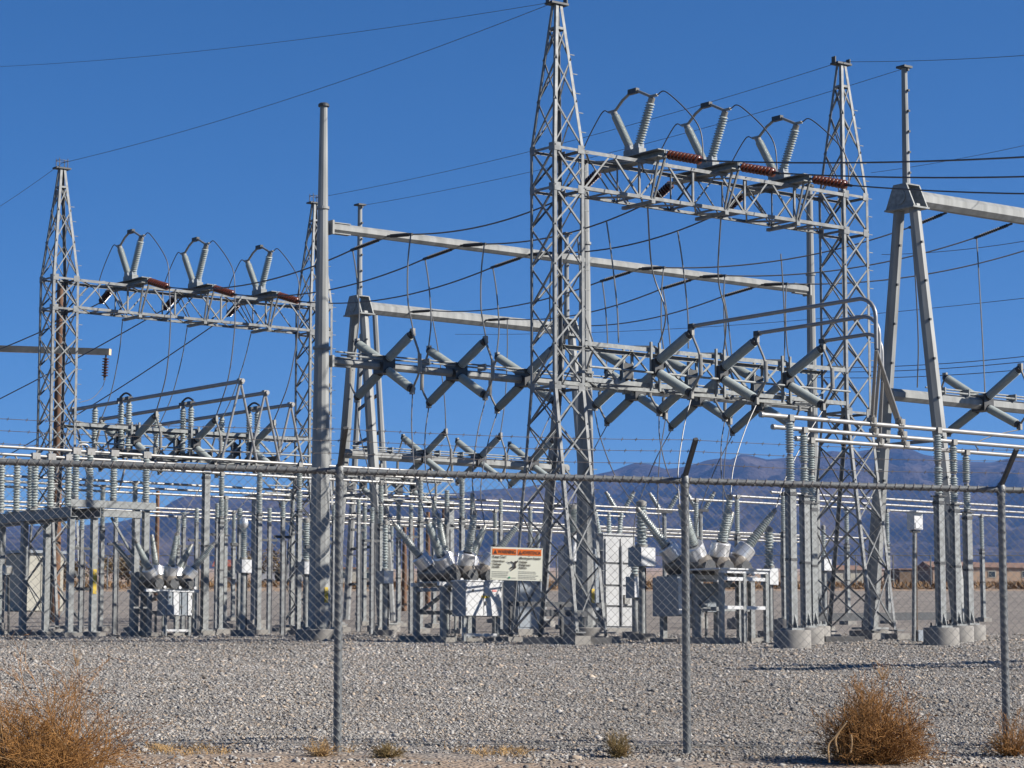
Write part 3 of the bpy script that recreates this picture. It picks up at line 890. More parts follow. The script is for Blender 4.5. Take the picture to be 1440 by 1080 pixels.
# ------------------------------------------------------------------ overhead conductors
GC = 'overhead conductors'
for i in range(3):
    # phase wires: left bay -> pole beam -> centre beam -> out over the fence
    wire(sagline(LE[1, i, 'f'], PE['P', i, 'r'], .35), .018, 'dark conductor from the left bay beam to the pole beam, %s of three' % WORD[i], GC)
    wire(sagline(PE['P', i, 'f'], LE[0, i, 'r'], .26), .018, 'short dark conductor from the pole beam up to the centre lattice beam, %s of three' % WORD[i], GC)
    wire(sagline(LE[0, i, 'f'], g(PHU[i], -23.4, 8.3), (.46, .51, .6)[i], 24), .018,
         'dark conductor leaving the centre beam rightwards over the fence, %s of three' % ('top', 'middle', 'bottom')[i], GC)
    strain(g(PHU[i], -24.0, 8.35), g(PHU[i], -23.4, 8.3), 'brown string beyond the right picture edge on the dead end pole, %s' % ('nearest its left tip', 'at its pole', 'nearest its right tip')[i], n=6, r=.12)
    q = LE[1, i, 'r']
    far = [g(2.3, 30.58, 10.26), g(4.4, 34.77, 9.19), g(6.6, 33.1, 8.79)][i]
    end = q + (far - q) * 3.2
    wire(sagline(q, end, .5), .018, 'dark conductor sloping away left behind the small left tower, %s of three' % WORD[i], GC)
    # other bay: A frame beam -> pole beam right half -> right A frame
    wire(sagline(AE['L', i], PE['Q', i, 'r'], .28), .018, 'dark conductor from the middle A frame beam to the pole beam, %s of three' % WORD[i], GC)
    tgt = AE['R', i] if i < 2 else g(17.2, 1.45, 10.75)
    wire(sagline(PE['Q', i, 'f'], tgt, .30), .018, 'dark conductor from the pole beam up to the right A frame beam, %s of three' % WORD[i], GC)

dp = thing('dead_end_pole', 'steel pole with one crossarm taking the conductors beyond the right picture edge', 'pole', gg(4.45, -24.2))
part('shaft', MB().tube([gg(4.45, -24.2), g(4.45, -24.2, 9.6)], [.26, .16], 12), 'pole', dp)
part('crossarm', MB().bar(g(1.7, -24.05, 8.35), g(7.3, -24.05, 8.35), .22, .28), 'pole', dp)
for s_ in (-1, 1):
    part('arm_brace', MB().bar(g(4.45, -24.05, 7.2), g(4.45 + s_ * 2.1, -24.05, 8.3), .1, .1), 'pole', dp)

GS = 'thin shield wires on the mast tops'
tops = {'A': g(0, 0, 14.0), 'B': g(8.55, 0, 14.0), 'C': g(-.05, 22.15, 14.1), 'D': g(8.5, 22.15, 14.1), 'R': g(10.8, .1, 14.2), 'L': g(10.6, 22.8, 14.2)}
wire(sagline(tops['C'], tops['A'], .25), .0065, 'thin shield wire from the small left tower up to the centre tower peak', GS)
wire(sagline(tops['D'], tops['B'], .25), .0065, 'thin shield wire joining the hidden left bay tower to the right lattice tower', GS)
wire(sagline(tops['L'], tops['R'], .28), .0065, 'thin shield wire between the two A frame masts', GS)
wire(sagline(tops['C'], P(-120, 355, 92), .2), .0065, 'thin shield wire sloping left from the small left tower', GS)
wire(sagline(tops['B'], P(1640, 60, 47), .1), .0065, 'thin shield wire leaving the right lattice tower peak rightwards', GS)
wire(sagline(P(-100, 97, 75), tops['A'], .3), .0055, 'faint wire entering from the left picture edge to the centre tower peak', GS)
wire(sagline(P(1225, 243, 70), P(1560, 176, 58), .1), .0065, 'faint wire crossing behind the right mast', GS)
GD = 'distant line wires'
for k, (a, b) in enumerate((((1150, 517), (1560, 486)), ((1150, 523), (1560, 494)), ((1150, 531), (1560, 506)))):
    wire(sagline(P(*a, 190), P(*b, 160), .4), .03, 'distant dark wire low behind the right A frame legs, %s of three' % ('top', 'middle', 'bottom')[k], GD)
wire(sagline(P(640, 470, 260), P(1600, 400, 170), 1.0), .024, 'faint distant wire crossing the sky low behind the centre tower', GD)
wire(sagline(P(1240, 358, 170), P(1600, 305, 140), .5), .022, 'faint distant wire crossing under the thick right beam', GD)

# ------------------------------------------------------------------ vertical leads
GL = 'hanging lead cables'
def lead(p, q, label, bow=.15, side=None, m='lead', r=.017, pts=None):
    side = side or U
    L = [p, p.lerp(q, .30) + side * bow * .8, p.lerp(q, .7) + side * bow, q]
    if pts: L = [p] + pts + [q]
    return wire(spline(L), r, label, GL, m, 'lead_cable', 'cable')

for i in range(3):
    w_ = WORD[i]
    lead(PE['P', i, 'f'], SW['P', i]['f', 'u'], 'pale lead before the pole beam, to the %s switch left of centre tower' % w_, -.12)
    lead(PE['P', i, 'r'], SW['P', i]['r', 'u'], 'pale lead behind the pole beam, to the %s switch left of centre tower' % w_, .10)
    lead(PE['Q', i, 'f'], SW['Q', i]['f', 'u'], 'pale lead before the pole beam, to the %s switch right of centre tower' % w_, -.10)
    lead(PE['Q', i, 'r'], SW['Q', i]['r', 'u'], 'pale lead behind the pole beam, to the %s switch right of centre tower' % w_, .08)
    lead(LE[1, i, 'f'], SW['C', i]['f', 'u'], 'grey lead from the left bay beam down to its %s rack switch' % w_, .35, -V, 'greylead')
    if i < 2:
        lead(g(PHU[i], -.25, 9.84), SW['A', i + 1]['r', 'u'], 'mottled lead from the %s crossarm of the centre beam to the rack switch' % w_, pts=[[P(917, 378, 54), P(936, 440, 54.3)], [P(1010, 390, 55), P(1021, 445, 55.3)]][i])
    else:
        lead(P(812, 330, 53.5), SW['A', 0]['r', 'u'], 'short lead coming out of the centre tower onto the first rack switch', pts=[P(820, 430, 53.6)])
    lead(g(PHU[i], 22.75, 9.85), SW['C', i]['r', 'u'], 'pale lead hanging from the underside of the left bay beam, %s of three' % w_, .14, U, 'lead', .014)
    lead(AE['L', i], SW['L', i]['f', 'u'], 'pale lead from the middle A frame beam down to its %s lower switch' % w_, .10)
    # loops from the top insulators to the strain insulators
    for b, nm in ((0, 'centre beam'), (1, 'left bay beam')):
        t0, t1 = VT[b, i]
        q = LE[b, i, 'f']
        wire(spline([t1, t1 - V * .35 - Z * .02, t1.lerp(q, .6) - V * .42 + Z * .12, q]), .014, 'dark loop from the %s near insulator to its forward string on the %s' % (w_, nm), GL, 'conductor', 'jumper_loop', 'cable')
        q = LE[b, i, 'r']
        wire(spline([t0, t0 + V * .30, t0.lerp(q, .6) + V * .45 + Z * .05, q]), .014, 'dark loop from the %s far insulator to its rear string on the %s' % (w_, nm), GL, 'conductor', 'jumper_loop', 'cable')
lead(P(853, 312, 54.6), P(870, 482, 54.2), 'pale lead just right of the centre tower hanging from a dark conductor', .06)
lead(P(953, 325, 55.4), P(968, 490, 55.4), 'pale lead hanging from a conductor onto the first bent tube end', .08, U)
lead(P(1098, 357, 60.5), P(1103, 508, 60.5), 'pale lead hanging straight left of the slim round pole', .05)
lead(AE['R', 1], P(1386, 575, 60), 'long straight pale lead hanging below the thick right beam', 0.02)
lead(AE['R', 0], P(1290, 545, 61), 'pale lead hanging between the right A frame legs', .10)

# ------------------------------------------------------------------ bus tubes
GB = 'aluminium bus tubes'
def bus(p, q, r, label, m='alu', group=GB):
    root = thing('bus_tube', label, 'bus tube', p, group)
    part('tube', MB().tube([p, q], r, 12), m, root, smooth=True)
    d = (q - p).normalized()
    part('end_cap', MB().tube([p - d * .03, p + d * .04], r * 1.25, 12), m, root, smooth=True)
    part('end_cap', MB().tube([q - d * .04, q + d * .03], r * 1.25, 12), m, root, smooth=True)
    return root
ZB = 4.73
bus(g(.25, -5.84, ZB), g(16, -5.84, ZB), .046, 'topmost of three white tubes running off the right picture edge')
bus(g(2.13, -4.22, ZB), g(18, -4.22, ZB), .046, 'middle of three white tubes running off the right picture edge')
bus(g(4.3, -2.67, ZB), g(20, -2.67, ZB), .046, 'lowest of three white tubes running off the right picture edge')
ZL = 5.37
bus(g(-14, 16, ZL), g(10.7, 16, ZL), .040, 'white tube along the fence rail at left, nearest of three')
bus(g(-14, 18, ZL), g(10.6, 18, ZL), .040, 'white tube along the fence rail at left, middle of three')
bus(g(-14, 20, ZL), g(10.75, 20, ZL), .040, 'white tube just under the fence rail at left, farthest of three')
bus(g(21.6, 16, ZL), g(46, 16, ZL), .040, 'white tube behind the right tower below the fence rail, nearest of three')
bus(g(21.6, 18, ZL), g(48, 18, ZL), .040, 'white tube behind the right tower below the fence rail, middle of three')
bus(g(21.8, 20, ZL), g(50, 20, ZL), .040, 'white tube behind the right tower below the fence rail, farthest of three')
for k, v0 in enumerate((25.4, 27.4, 29.4)):
    bus(g(-8, v0, 5.44), g(27, v0, 5.44), .038, 'white tube crossing far behind the tall round pole, %s of the upper far three' % ('nearest', 'middle', 'farthest')[k])
for k, v0 in enumerate((38., 40., 42.)):
    bus(g(-4, v0, 5.6), g(46, v0, 5.62), .042, 'thin white tube against the mountains, %s of the lowest far three' % ('nearest', 'middle', 'farthest')[k])

for k, v0 in enumerate((33., 35., 37.)):
    bus(g(17, v0, 5.3), g(44, v0, 5.3), .038, 'thin grey tube behind the right breaker, %s of the extra far three' % ('nearest', 'middle', 'farthest')[k])

# bent tubes from the centre rack down to the right bus
bt = [(2.32, -1.62, -6.93, -5.84, ((1226, 592), (1266, 594))), (4.18, -1.65, -5.25, -4.22, ((1229, 607), (1269, 611))), (6.20, -1.60, -3.41, -2.67, ((1237, 622), (1273, 625)))]
for i, (u_, v0, v1, vb, pts) in enumerate(bt):
    z = 7.06
    p = g(u_, v0, z)
    root = thing('bent_bus_tube', 'grey tube bent down from the %s switch to the right bus on two legs' % WORD[i], 'bus tube', p, 'bent bus tubes')
    e = [p, g(u_, v1 + .45, z + .01)]
    for k in range(1, 7):
        t = k / 6 * pi / 2
        e.append(g(u_, v1 + .45 - .4 * sin(t), z - .4 * (1 - cos(t))))
    zj = 6.05
    e.append(g(u_, v1 + .05, zj))
    part('tube', MB().tube(e, .042, 10), 'tube', root, smooth=True)
    J = g(u_, v1 + .05, zj)
    for a in pts:
        f = PV(a[0], a[1], vb)
        part('leg', MB().tube([J - Z * .02, f], .036, 10), 'alu', root, smooth=True)
        part('foot_clamp', MB().tube([f + (J - f).normalized() * .14, f - Z * .05], .062, 8).box(f, .16, .13, .13), 'cast', root, smooth=True)
    part('end_clamp', MB().box(p, .1, .16, .1), 'black', root)

# straight tubes over the left bay on braced legs
for i, (u_, vn, vf, uw) in enumerate(((2.2, 16.1, 25.44, 0), (4.24, 18.1, 27.4, 0), (6.5, 20.3, 29.4, 0))):
    z = 7.5
    a, b, c, d = g(u_, vn, z), g(u_, 22.35, z), g(u_, 22.75, z), g(u_, vf, z)
    root = thing('braced_bus_tube', 'dull tube climbing over the left bay on splayed legs, %s of three' % ('uppermost', 'middle', 'lowest')[i], 'bus tube', a, 'braced bus tubes')
    part('tube', MB().tube([a - (b - a).normalized() * .15, b], .055, 10), 'tube', root, smooth=True)
    part('tube', MB().tube([c, d + (d - c).normalized() * .15], .055, 10), 'tube', root, smooth=True)
    for e, zz in ((a, ZL), (d, 5.44)):
        for s in (-1, 1):
            part('leg', MB().tube([e, Vector((e.x, e.y, zz)) + U * s * .55], .035, 8), 'alu', root, smooth=True)
        part('apex_clamp', MB().box(e, .14, .14, .14), 'cast', root)
    sw = thing('gang_switch', 'switch of three ribbed insulators under the %s dull tube of the left bay' % ('uppermost', 'middle', 'lowest')[i], 'switch', g(u_, 23, 6.0), 'three insulator gang switches')
    part('base_channel', MB().chan(g(u_, 20.9, 5.98), g(u_, 25.0, 5.98), U, Z, .12, .16), 'darksteel', sw)
    for v_ in (22.10, 22.55, 24.1):
        p = g(u_, v_, 6.10); q = g(u_, v_, 7.40)
        place('insulator', 'shed:18', p, q, .10, sw)
        place('end_fitting', 'cyl:1:cast', q, q + Z * .08, .06, sw)
        part('bearing', MB().box(g(u_, v_, 6.06), .18, .18, .09), 'black', sw)
    arc = [g(u_, 22.62 - .62 * k / 8, 7.62 + .10 * sin(pi * k / 8)) for k in range(9)]
    part('arcing_horn', MB().tube(arc, .03, 8).box(g(u_, 22.5, 7.55), .16, .34, .10).box(g(u_, 22.1, 7.55), .16, .2, .10), 'black', sw, smooth=True)

# ------------------------------------------------------------------ bus supports: square columns with post insulators
def bus_support(u_, v_, ztop, hins, w, label, group, foot=True, units=2, r=.092, mat_='galv', flare=False, zcol=None):
    b = gg(u_, v_)
    root = thing('bus_support', label, 'bus support', b, group)
    zi = ztop - .06 - hins
    zf = b.z + (.34 if foot else .12)
    part('column', MB().col(Vector((b.x, b.y, zf)), Vector((b.x, b.y, zi)), w), mat_, root)
    part('base_plate', MB().box(Vector((b.x, b.y, zf + .02)), w * 2.1, w * 2.1, .04), mat_, root)
    if flare:
        gm = MB()
        for d in (U, -U, V, -V):
            o = Vector((b.x, b.y, zf + .04)); n_ = d.cross(Z) * .008
            vs = [o + d * w * .5 - n_, o + d * w * 1.0 - n_, o + d * w * .5 + Z * .26 - n_, o + d * w * .5 + n_, o + d * w * 1.0 + n_, o + d * w * .5 + Z * .26 + n_]
            gm.add(vs, [(0, 1, 2), (5, 4, 3), (0, 3, 4, 1), (1, 4, 5, 2), (2, 5, 3, 0)])
        part('base_gussets', gm, mat_, root)
        bo = MB()
        for i_, j_ in ((-1, -1), (1, -1), (1, 1), (-1, 1)):
            q_ = Vector((b.x, b.y, zf)) + U * i_ * w * .9 + V * j_ * w * .9; bo.tube([q_, q_ + Z * .1], .018, 6)
        part('anchor_bolts', bo, 'darksteel', root, kind='stuff')
    if foot:
        part('footing', MB().lathe(b - Z * .25, [(.36, 0), (.36, .57), (.345, .59)], 24), 'concrete', root, smooth=True)
    else:
        part('footing', MB().box(b + Z * .02, .42, .42, .22), 'concrete', root)
    part('ground_wire', MB().tube([Vector((b.x, b.y, b.z)) + U * (-w * .55) - V * w * .2, Vector((b.x, b.y, zi)) + U * (-w * .55) - V * w * .2], .011, 5), 'greylead', root)
    part('strap', MB().box(Vector((b.x, b.y, b.z + (zi - b.z) * .55)), w * 1.12, w * 1.12, .05).box(Vector((b.x, b.y, zi - .12)), w * 1.15, w * 1.15, .07), 'darksteel', root)
    part('cap_plate', MB().box(Vector((b.x, b.y, zi + .012)), w * 1.5, w * 1.5, .024), 'darksteel', root)
    if hins > 0:
        n = 13
        L = hins / units
        for k in range(units):
            p = Vector((b.x, b.y, zi + .03 + L * k)); q = Vector((b.x, b.y, zi + L * (k + 1) - .05))
            place('insulator', 'shed:%d' % (11 if units == 2 else 18), p + Z * .03, q, r, root)
            place('end_fitting', 'cyl:1:cast', q, q + Z * .05, r * .62, root)
            place('end_fitting', 'cyl:1:cast', p - Z * .01, p + Z * .03, r * .75, root)
        part('bus_clamp', MB().box(Vector((b.x, b.y, ztop - .02)), .12, .16, .12), 'cast', root)
    return root

GR = 'bus supports under the right tubes'
for u_, v_, nm in ((.99, -5.84, 'nearest'), (2.97, -4.22, 'middle'), (4.72, -2.67, 'farthest')):
    bus_support(u_, v_, ZB, 1.30, .155, 'thick column with stacked insulators left of the right lattice tower, %s of three' % nm, GR, flare=True)
for u_, v_, nm in ((5.15, -5.84, 'nearest'), (7.42, -4.22, 'middle'), (9.57, -2.67, 'farthest')):
    bus_support(u_, v_, ZB, 1.30, .155, 'thick column with stacked insulators right of the white meter box, %s of three' % nm, GR, flare=True)
GL2 = 'bus supports behind the fence rail'
TN = {16: 'nearest', 18: 'middle', 20: 'farthest'}
for u_, where in ((4.03, 'left of the tall round pole'), (9.5, 'between the tall pole and the warning sign')):
    for v_ in (16, 18, 20):
        bus_support(u_, v_, ZL, 1.22, .125, 'ribbed insulator column %s, %s front tube' % (where, TN[v_]), GL2, foot=False)
bus_support(1.13, 16, 5.05, 0, .16, 'bare square column without insulator left of the tall round pole', GL2, foot=False)
for u_, v_ in ((22.1, 16), (22.0, 18), (22.05, 20), (29.02, 20), (31.02, 20), (35.94, 20)):
    lab = {(22.1, 16): 'square column with one insulator left of the thick right columns', (22.0, 18): 'square column with one insulator just behind the right breaker',
           (22.05, 20): 'square column with one insulator behind the middle fence post', (29.02, 20): 'square column with one insulator seen through the right lattice tower',
           (31.02, 20): 'square column with one insulator just right of the right lattice tower', (35.94, 20): 'lone thin square column with one insulator beside the right fence post'}[u_, v_]
    bus_support(u_, v_, ZL, 1.2, .135, lab, GL2, foot=(u_ < 22.2), units=1)
for v_, nm in ((25.4, 'nearest'), (27.4, 'middle'), (29.4, 'farthest')):
    bus_support(9.9, v_, 5.44, 1.2, .12, 'distant column with insulator beside the tall round pole, %s of the rear tubes' % nm, GL2, foot=False)
    bus_support(4.3, v_, 5.44, 1.2, .12, 'distant column with insulator behind the left platform, %s of the rear tubes' % nm, GL2, foot=False)
    bus_support(15.4, v_, 5.44, 1.2, .12, 'distant column with insulator left of the centre tower, %s of the rear tubes' % nm, GL2, foot=False)
    bus_support(21.0, v_, 5.44, 1.2, .12, 'distant column with insulator behind the centre tower, %s of the rear tubes' % nm, GL2, foot=False)
for v_, nm in ((38, 'nearest'), (40, 'middle'), (42, 'farthest')):
    bus_support(15.5, v_, 5.6, 1.2, .12, 'small far column with insulator against the mountain left of the tall pole, %s tube' % nm, GL2, foot=False)
    bus_support(24.0, v_, 5.6, 1.2, .12, 'small far column with insulator between tall pole and warning sign, %s tube' % nm, GL2, foot=False)
    bus_support(33.0, v_, 5.6, 1.2, .12, 'small far column with insulator behind the right breaker, %s tube' % nm, GL2, foot=False)

for px, D, yt, nm in ((335, 63, 738, 'beside the small silver topped insulator'), (396, 64, 728, 'left of the tall round pole'), (440, 63, 742, 'touching the tall round pole on its left'), (256, 66, 742, 'above the left breaker'), (522, 68, 735, 'right of the left fence post'), (628, 64, 712, 'behind the middle breaker'), (112, 66, 745, 'between the legs of the left platform'), (160, 68, 740, 'just right of the yellow marked column'), (274, 70, 735, 'at the right side of the left breaker'), (303, 72, 728, 'behind the bare square column'),
                          (377, 70, 735, 'between ribbed columns left of the tall pole'), (468, 72, 730, 'just left of the left fence post'), (503, 74, 722, 'before the A frame beside the tall pole'), (577, 70, 730, 'among the wooden poles'), (664, 66, 715, 'above the white front cabinet'), (704, 70, 722, 'just above the warning sign')):
    b_ = ground(P(px, 900, D)); t_ = P(px, yt, D)
    ps = thing('steel_post', 'slim steel post with a short bracket ' + nm, 'post', b_, 'slim steel posts')
    part('shaft', MB().col(b_, Vector((b_.x, b_.y, t_.z)), .09), 'lattice', ps)
    part('bracket', MB().box(Vector((b_.x, b_.y, t_.z - .5)), .5, .06, .07), 'darksteel', ps)
    part('conduit', MB().tube([b_ + U * .1, Vector((b_.x, b_.y, t_.z - .6)) + U * .1], .02, 6), 'greylead', ps, smooth=True)
    place('insulator', 'shed:9', Vector((b_.x, b_.y, t_.z)), Vector((b_.x, b_.y, t_.z + .42)), .075, ps)

# left platform with its switch insulators
pf = thing('switch_platform', 'steel channel platform on square columns at the left picture edge', 'platform', gg(-2.75, 16), None)
zp = 3.95
part('channel_beam', MB().chan(g(-2.85, 15.9, zp - .12), g(-2.85, 21.6, zp - .12), U, Z, .20, .26, .02), 'galv', pf)
part('channel_beam', MB().chan(g(-2.0, 15.9, zp - .12), g(-2.0, 21.6, zp - .12), U * -1, Z, .20, .26, .02), 'galv', pf)
part('channel_beam', MB().chan(g(-2.86, 15.88, zp + .10), g(-.42, 15.88, zp + .10), V, Z, .20, .18, .02), 'galv', pf)
part('channel_beam', MB().chan(g(-1.9, 15.95, zp - .12), g(-.8, 15.95, zp - .12), V, Z, .16, .18, .02), 'galv', pf)
for v_ in (17.0, 18.0, 19.2, 20.2, 21.3):
    part('cross_plate', MB().box(g(-2.42, v_, zp + .025), 1.1, .26, .03), 'galv', pf)
for (u_, v_) in ((-2.75, 16.05), (-2.1, 16.05), (-.62, 16.05), (-2.75, 18.6), (-2.1, 18.6), (-2.75, 21.2), (-2.1, 21.2), (-.9, 16.05)):
    b = gg(u_, v_)
    part('column', MB().col(b + Z * .1, g(u_, v_, zp - .26 if u_ < -1.5 else zp), .15), 'galv', pf)
    part('base_plate', MB().box(b + Z * .11, .3, .3, .03), 'galv', pf)
    part('footing', MB().box(b - Z * .0, .5, .5, .2), 'concrete', pf)
part('diagonal_brace', MB().ang(g(-1.6, 16.1, 3.72), g(-.98, 16.1, 2.8), V, Z, .05), 'galv', pf)
part('yellow_marker', MB().box(gg(-2.1, 16.05) + Z * 1.38 - V * .082, .10, .012, .62), 'yellow', pf)
part('cross_tie', MB().bar(g(-2.75, 16.05, 1.9), g(-2.1, 16.05, 1.9), .05, .08), 'darksteel', pf)
for v_, us3, nm in ((16, (-2.68, -2.28, -1.6, -.66), 'nearest'), (18, (-2.79, -2.34, -1.83), 'middle'), (20, (-2.75, -2.3, -1.9), 'farthest')):
    sw = thing('gang_switch', 'row of ribbed insulators on the left platform, under the %s tube' % nm, 'switch', g(-2.3, v_, zp + .05), 'insulator rows on the left platform')
    for u_ in us3:
        zb0 = zp + (.20 if v_ == 16 else .05)
        place('insulator', 'shed:17', g(u_, v_, zb0 + .06), g(u_, v_, ZL - .10), .105, sw)
        place('end_fitting', 'cyl:1:cast', g(u_, v_, ZL - .10), g(u_, v_, ZL - .01), .075, sw)
        place('end_fitting', 'cyl:1:cast', g(u_, v_, zb0), g(u_, v_, zb0 + .06), .085, sw)
        part('clamp', MB().box(g(u_, v_, ZL + .0), .22, .14, .16), 'alu', sw)
    loop = spline([g(us3[0], v_, ZL + .05), g(us3[0] + .1, v_, ZL + .16), g(us3[1] - .1, v_, ZL + .17), g(us3[1], v_, ZL + .05)], 6)
    part('flexible_link', MB().tube(loop, .025, 8), 'alu', sw, smooth=True)

# standalone dark column at the far left and low rails
bus_support(-3.95, 18.0, ZL, 1.25, .17, 'dark square column with ribbed insulator at the far left picture edge', GL2, foot=True)
lr = thing('low_rail', 'low dark steel rail crossing behind the right lattice tower base', 'rail', ground(P(1240, 890, 63)))
part('rail', MB().bar(P(1146, 868, 62), P(1345, 866, 66), .06, .20), 'darksteel', lr)
for px in (1150, 1215, 1338):
    q = P(px, 868, 62 + (px - 1146) * .02); part('post', MB().col(Vector((q.x, q.y, gz(q.y))), q, .09), 'darksteel', lr)
lr = thing('low_rail', 'low dark steel rail behind the centre tower base', 'rail', ground(P(780, 890, 60)))
part('rail', MB().bar(P(715, 849, 60), P(852, 851, 62), .05, .12), 'darksteel', lr)
part('rail', MB().bar(P(765, 862, 58), P(848, 863, 60), .05, .16), 'darksteel', lr)
for px in (718, 790, 850):
    q = P(px, 850, 60.8); part('post', MB().col(Vector((q.x, q.y, gz(q.y))), q, .08), 'darksteel', lr)

# ------------------------------------------------------------------ circuit breakers
def breaker(u0, v0, label, sc=1.0, big_cabinet=None, side_cabinet=True, plain=False):
    b = gg(u0, v0)
    root = thing('circuit_breaker', label, 'breaker', b, 'dead tank circuit breakers')
    def L(a, c, h): return b + U * a * sc + V * c * sc + Z * h * sc
    tips = {}
    pitch = .54
    for k in (-1, 0, 1):
        a = k * pitch
        part('tank', MB().tube([L(a, -.62, 1.66), L(a, -.56, 1.68), L(a, .56, 1.68), L(a, .62, 1.66)], [.12 * sc, .22 * sc, .22 * sc, .12 * sc], 16), 'tank', root, smooth=True)
        part('end_flange', MB().tube([L(a, -.62, 1.62), L(a, -.68, 1.62)], .14 * sc, 14), 'cast', root, smooth=True)
        part('support_foot', MB().box(L(a, 0, 1.45), .5 * sc, .9 * sc, .05 * sc), 'cast', root)
        for s in (-1, 1):
            dirn = (V * s * .30 + U * k * .74 + Z).normalized()
            o = L(a, s * .34, 1.74)
            part('current_ring', MB().tube([o + dirn * .13 * sc, o + dirn * .15 * sc, o + dirn * .44 * sc, o + dirn * .46 * sc], [.195 * sc, .215 * sc, .215 * sc, .195 * sc], 20), 'silver', root, smooth=True)
            part('turret', MB().tube([o - dirn * .1 * sc, o + dirn * .14 * sc], .15 * sc, 14), 'tank', root, smooth=True)
            place('bushing', 'bush:18', o + dirn * .48 * sc, o + dirn * 1.42 * sc, .122 * sc, root)
            place('bushing_flange', 'cyl:1:black', o + dirn * .45 * sc, o + dirn * .51 * sc, .115 * sc, root)
            place('bushing_cap', 'cyl:1:cast', o + dirn * 1.42 * sc, o + dirn * 1.52 * sc, .055 * sc, root)
            tips[k, s] = o + dirn * 1.53 * sc
    # frame
    for a in (-.8, .8):
        for c in (-.55, .55):
            part('frame_leg', MB().col(L(a, c, .05), L(a, c, 1.36), .12 * sc), 'galv', root)
            part('footing', MB().box(L(a, c, .0), .42 * sc, .42 * sc, .2 * sc), 'concrete', root)
    for c in (-.55, .55):
        part('frame_rail', MB().bar(L(-.95, c, 1.40), L(.95, c, 1.40), .10 * sc, .09 * sc), 'white', root)
        part('frame_rail', MB().bar(L(-.74, c, .72), L(.74, c, .72), .07 * sc, .09 * sc), 'galv', root)
    for a in (-.8, .8):
        part('frame_rail', MB().bar(L(a, -.49, 1.27), L(a, .49, 1.27), .08 * sc, .09 * sc), 'galv', root)
    part('frame_brace', MB().bar(L(-.7, .5, .75), L(.2, .5, 1.33), .06 * sc, .09 * sc), 'galv', root)
    if side_cabinet: part('mechanism_box', MB().box(L(.05, .22, .98), .9 * sc, .5 * sc, .62 * sc), 'greypaint', root)
    part('conduit', MB().tube([L(-.2, .1, .0), L(-.2, .1, .7)], .04 * sc, 8).tube([L(.05, .1, .0), L(.05, .1, .7)], .03 * sc, 8), 'galv', root, smooth=True)
    for k in (-1, 0, 1):
        part('flange_bolts', MB().tube([L(k * pitch, -.70, 1.62), L(k * pitch, -.675, 1.62)], .165 * sc, 8), 'darksteel', root)
        part('gas_gauge', MB().tube([L(k * pitch + .2, -.66, 1.50), L(k * pitch + .2, -.70, 1.50)], .05 * sc, 10), 'white', root, smooth=True)
    part('gas_pipe', MB().tube([L(-.7, -.64, 1.47), L(.75, -.64, 1.47)], .014 * sc, 6), 'cast', root, smooth=True)
    if side_cabinet:
        cb = part('control_cabinet', MB().box(L(-1.12, -.1, .98), .42 * sc, .8 * sc, .84 * sc), 'greypaint', root)
        part('cabinet_door', MB().box(L(-1.12, -.515, .98), .38 * sc, .03 * sc, .78 * sc), 'white', root)
        part('handle', MB().box(L(-1.0, -.54, .98), .03 * sc, .03 * sc, .12 * sc), 'black', root)
    if big_cabinet:
        a, w, h, z = big_cabinet
        part('front_cabinet', MB().box(L(a, -.98, z), w * sc, .5 * sc, h * sc), 'greypaint', root)
        if plain:
            for x0, ww in ((-.36, .18), (-.1, .22), (.18, .16), (.38, .14)):
                part('cabinet_door', MB().box(L(a + x0, -1.245, z), ww * sc, .03 * sc, h * sc * .95), 'white' if ww in (.22, .14) else 'greypaint', root)
        else:
            part('cabinet_door', MB().box(L(a, -1.245, z), w * sc * .97, .03 * sc, h * sc * .97), 'white', root)
        part('door_seam', MB().box(L(a, -1.263, z), .012 * sc, .006, h * .92 * sc), 'darksteel', root)
        for s_ in (-1, 1):
            for zz in (-.3, .3):
                part('hinge', MB().box(L(a + s_ * (w / 2 - .03), -1.27, z + zz * h), .03 * sc, .02, .09 * sc), 'cast', root)
        part('cabinet_roof', MB().box(L(a, -.99, z + h / 2 + .015), (w + .06) * sc, .58 * sc, .03 * sc), 'white', root)
        if not plain: part('yellow_label', MB().box(L(a + .05, -1.266, z + .05), .24 * sc, .012 * sc, .06 * sc), 'yellow', root)
        if not plain: part('red_label', MB().box(L(a + .32, -1.266, z + .2), .13 * sc, .012 * sc, .04 * sc), 'redink', root)
        part('handle', MB().box(L(a + .05, -1.275, z - .1), .03 * sc, .03 * sc, .09 * sc), 'black', root)
        part('lock', MB().box(L(a - .33, -1.27, z + .2), .05 * sc, .02 * sc, .06 * sc), 'black', root)
        for s in (-1, 1):
            part('cabinet_leg', MB().col(L(a + s * (w / 2 - .05), -1.15, .0), L(a + s * (w / 2 - .05), -1.15, z - h / 2), .08 * sc), 'galv', root)
        part('cabinet_sill', MB().bar(L(a - w / 2, -1.15, .16), L(a + w / 2, -1.15, .16), .06 * sc, .07 * sc), 'white', root)
    return tips

BR = {}
BR['r'] = breaker(2.75, -1.55, 'large circuit breaker with splayed ribbed bushings behind the middle fence post', sc=.95)
BR['m'] = breaker(-.80, 2.45, 'circuit breaker with a big white front cabinet beside the warning sign', sc=.86, big_cabinet=(-.10, 1.12, .84, 1.03), side_cabinet=False)
BR['l'] = breaker(-.10, 16.0, 'smaller circuit breaker with blue grey cabinet among the columns at left', sc=.82, big_cabinet=(-.15, .95, .74, .98), plain=True, side_cabinet=False)
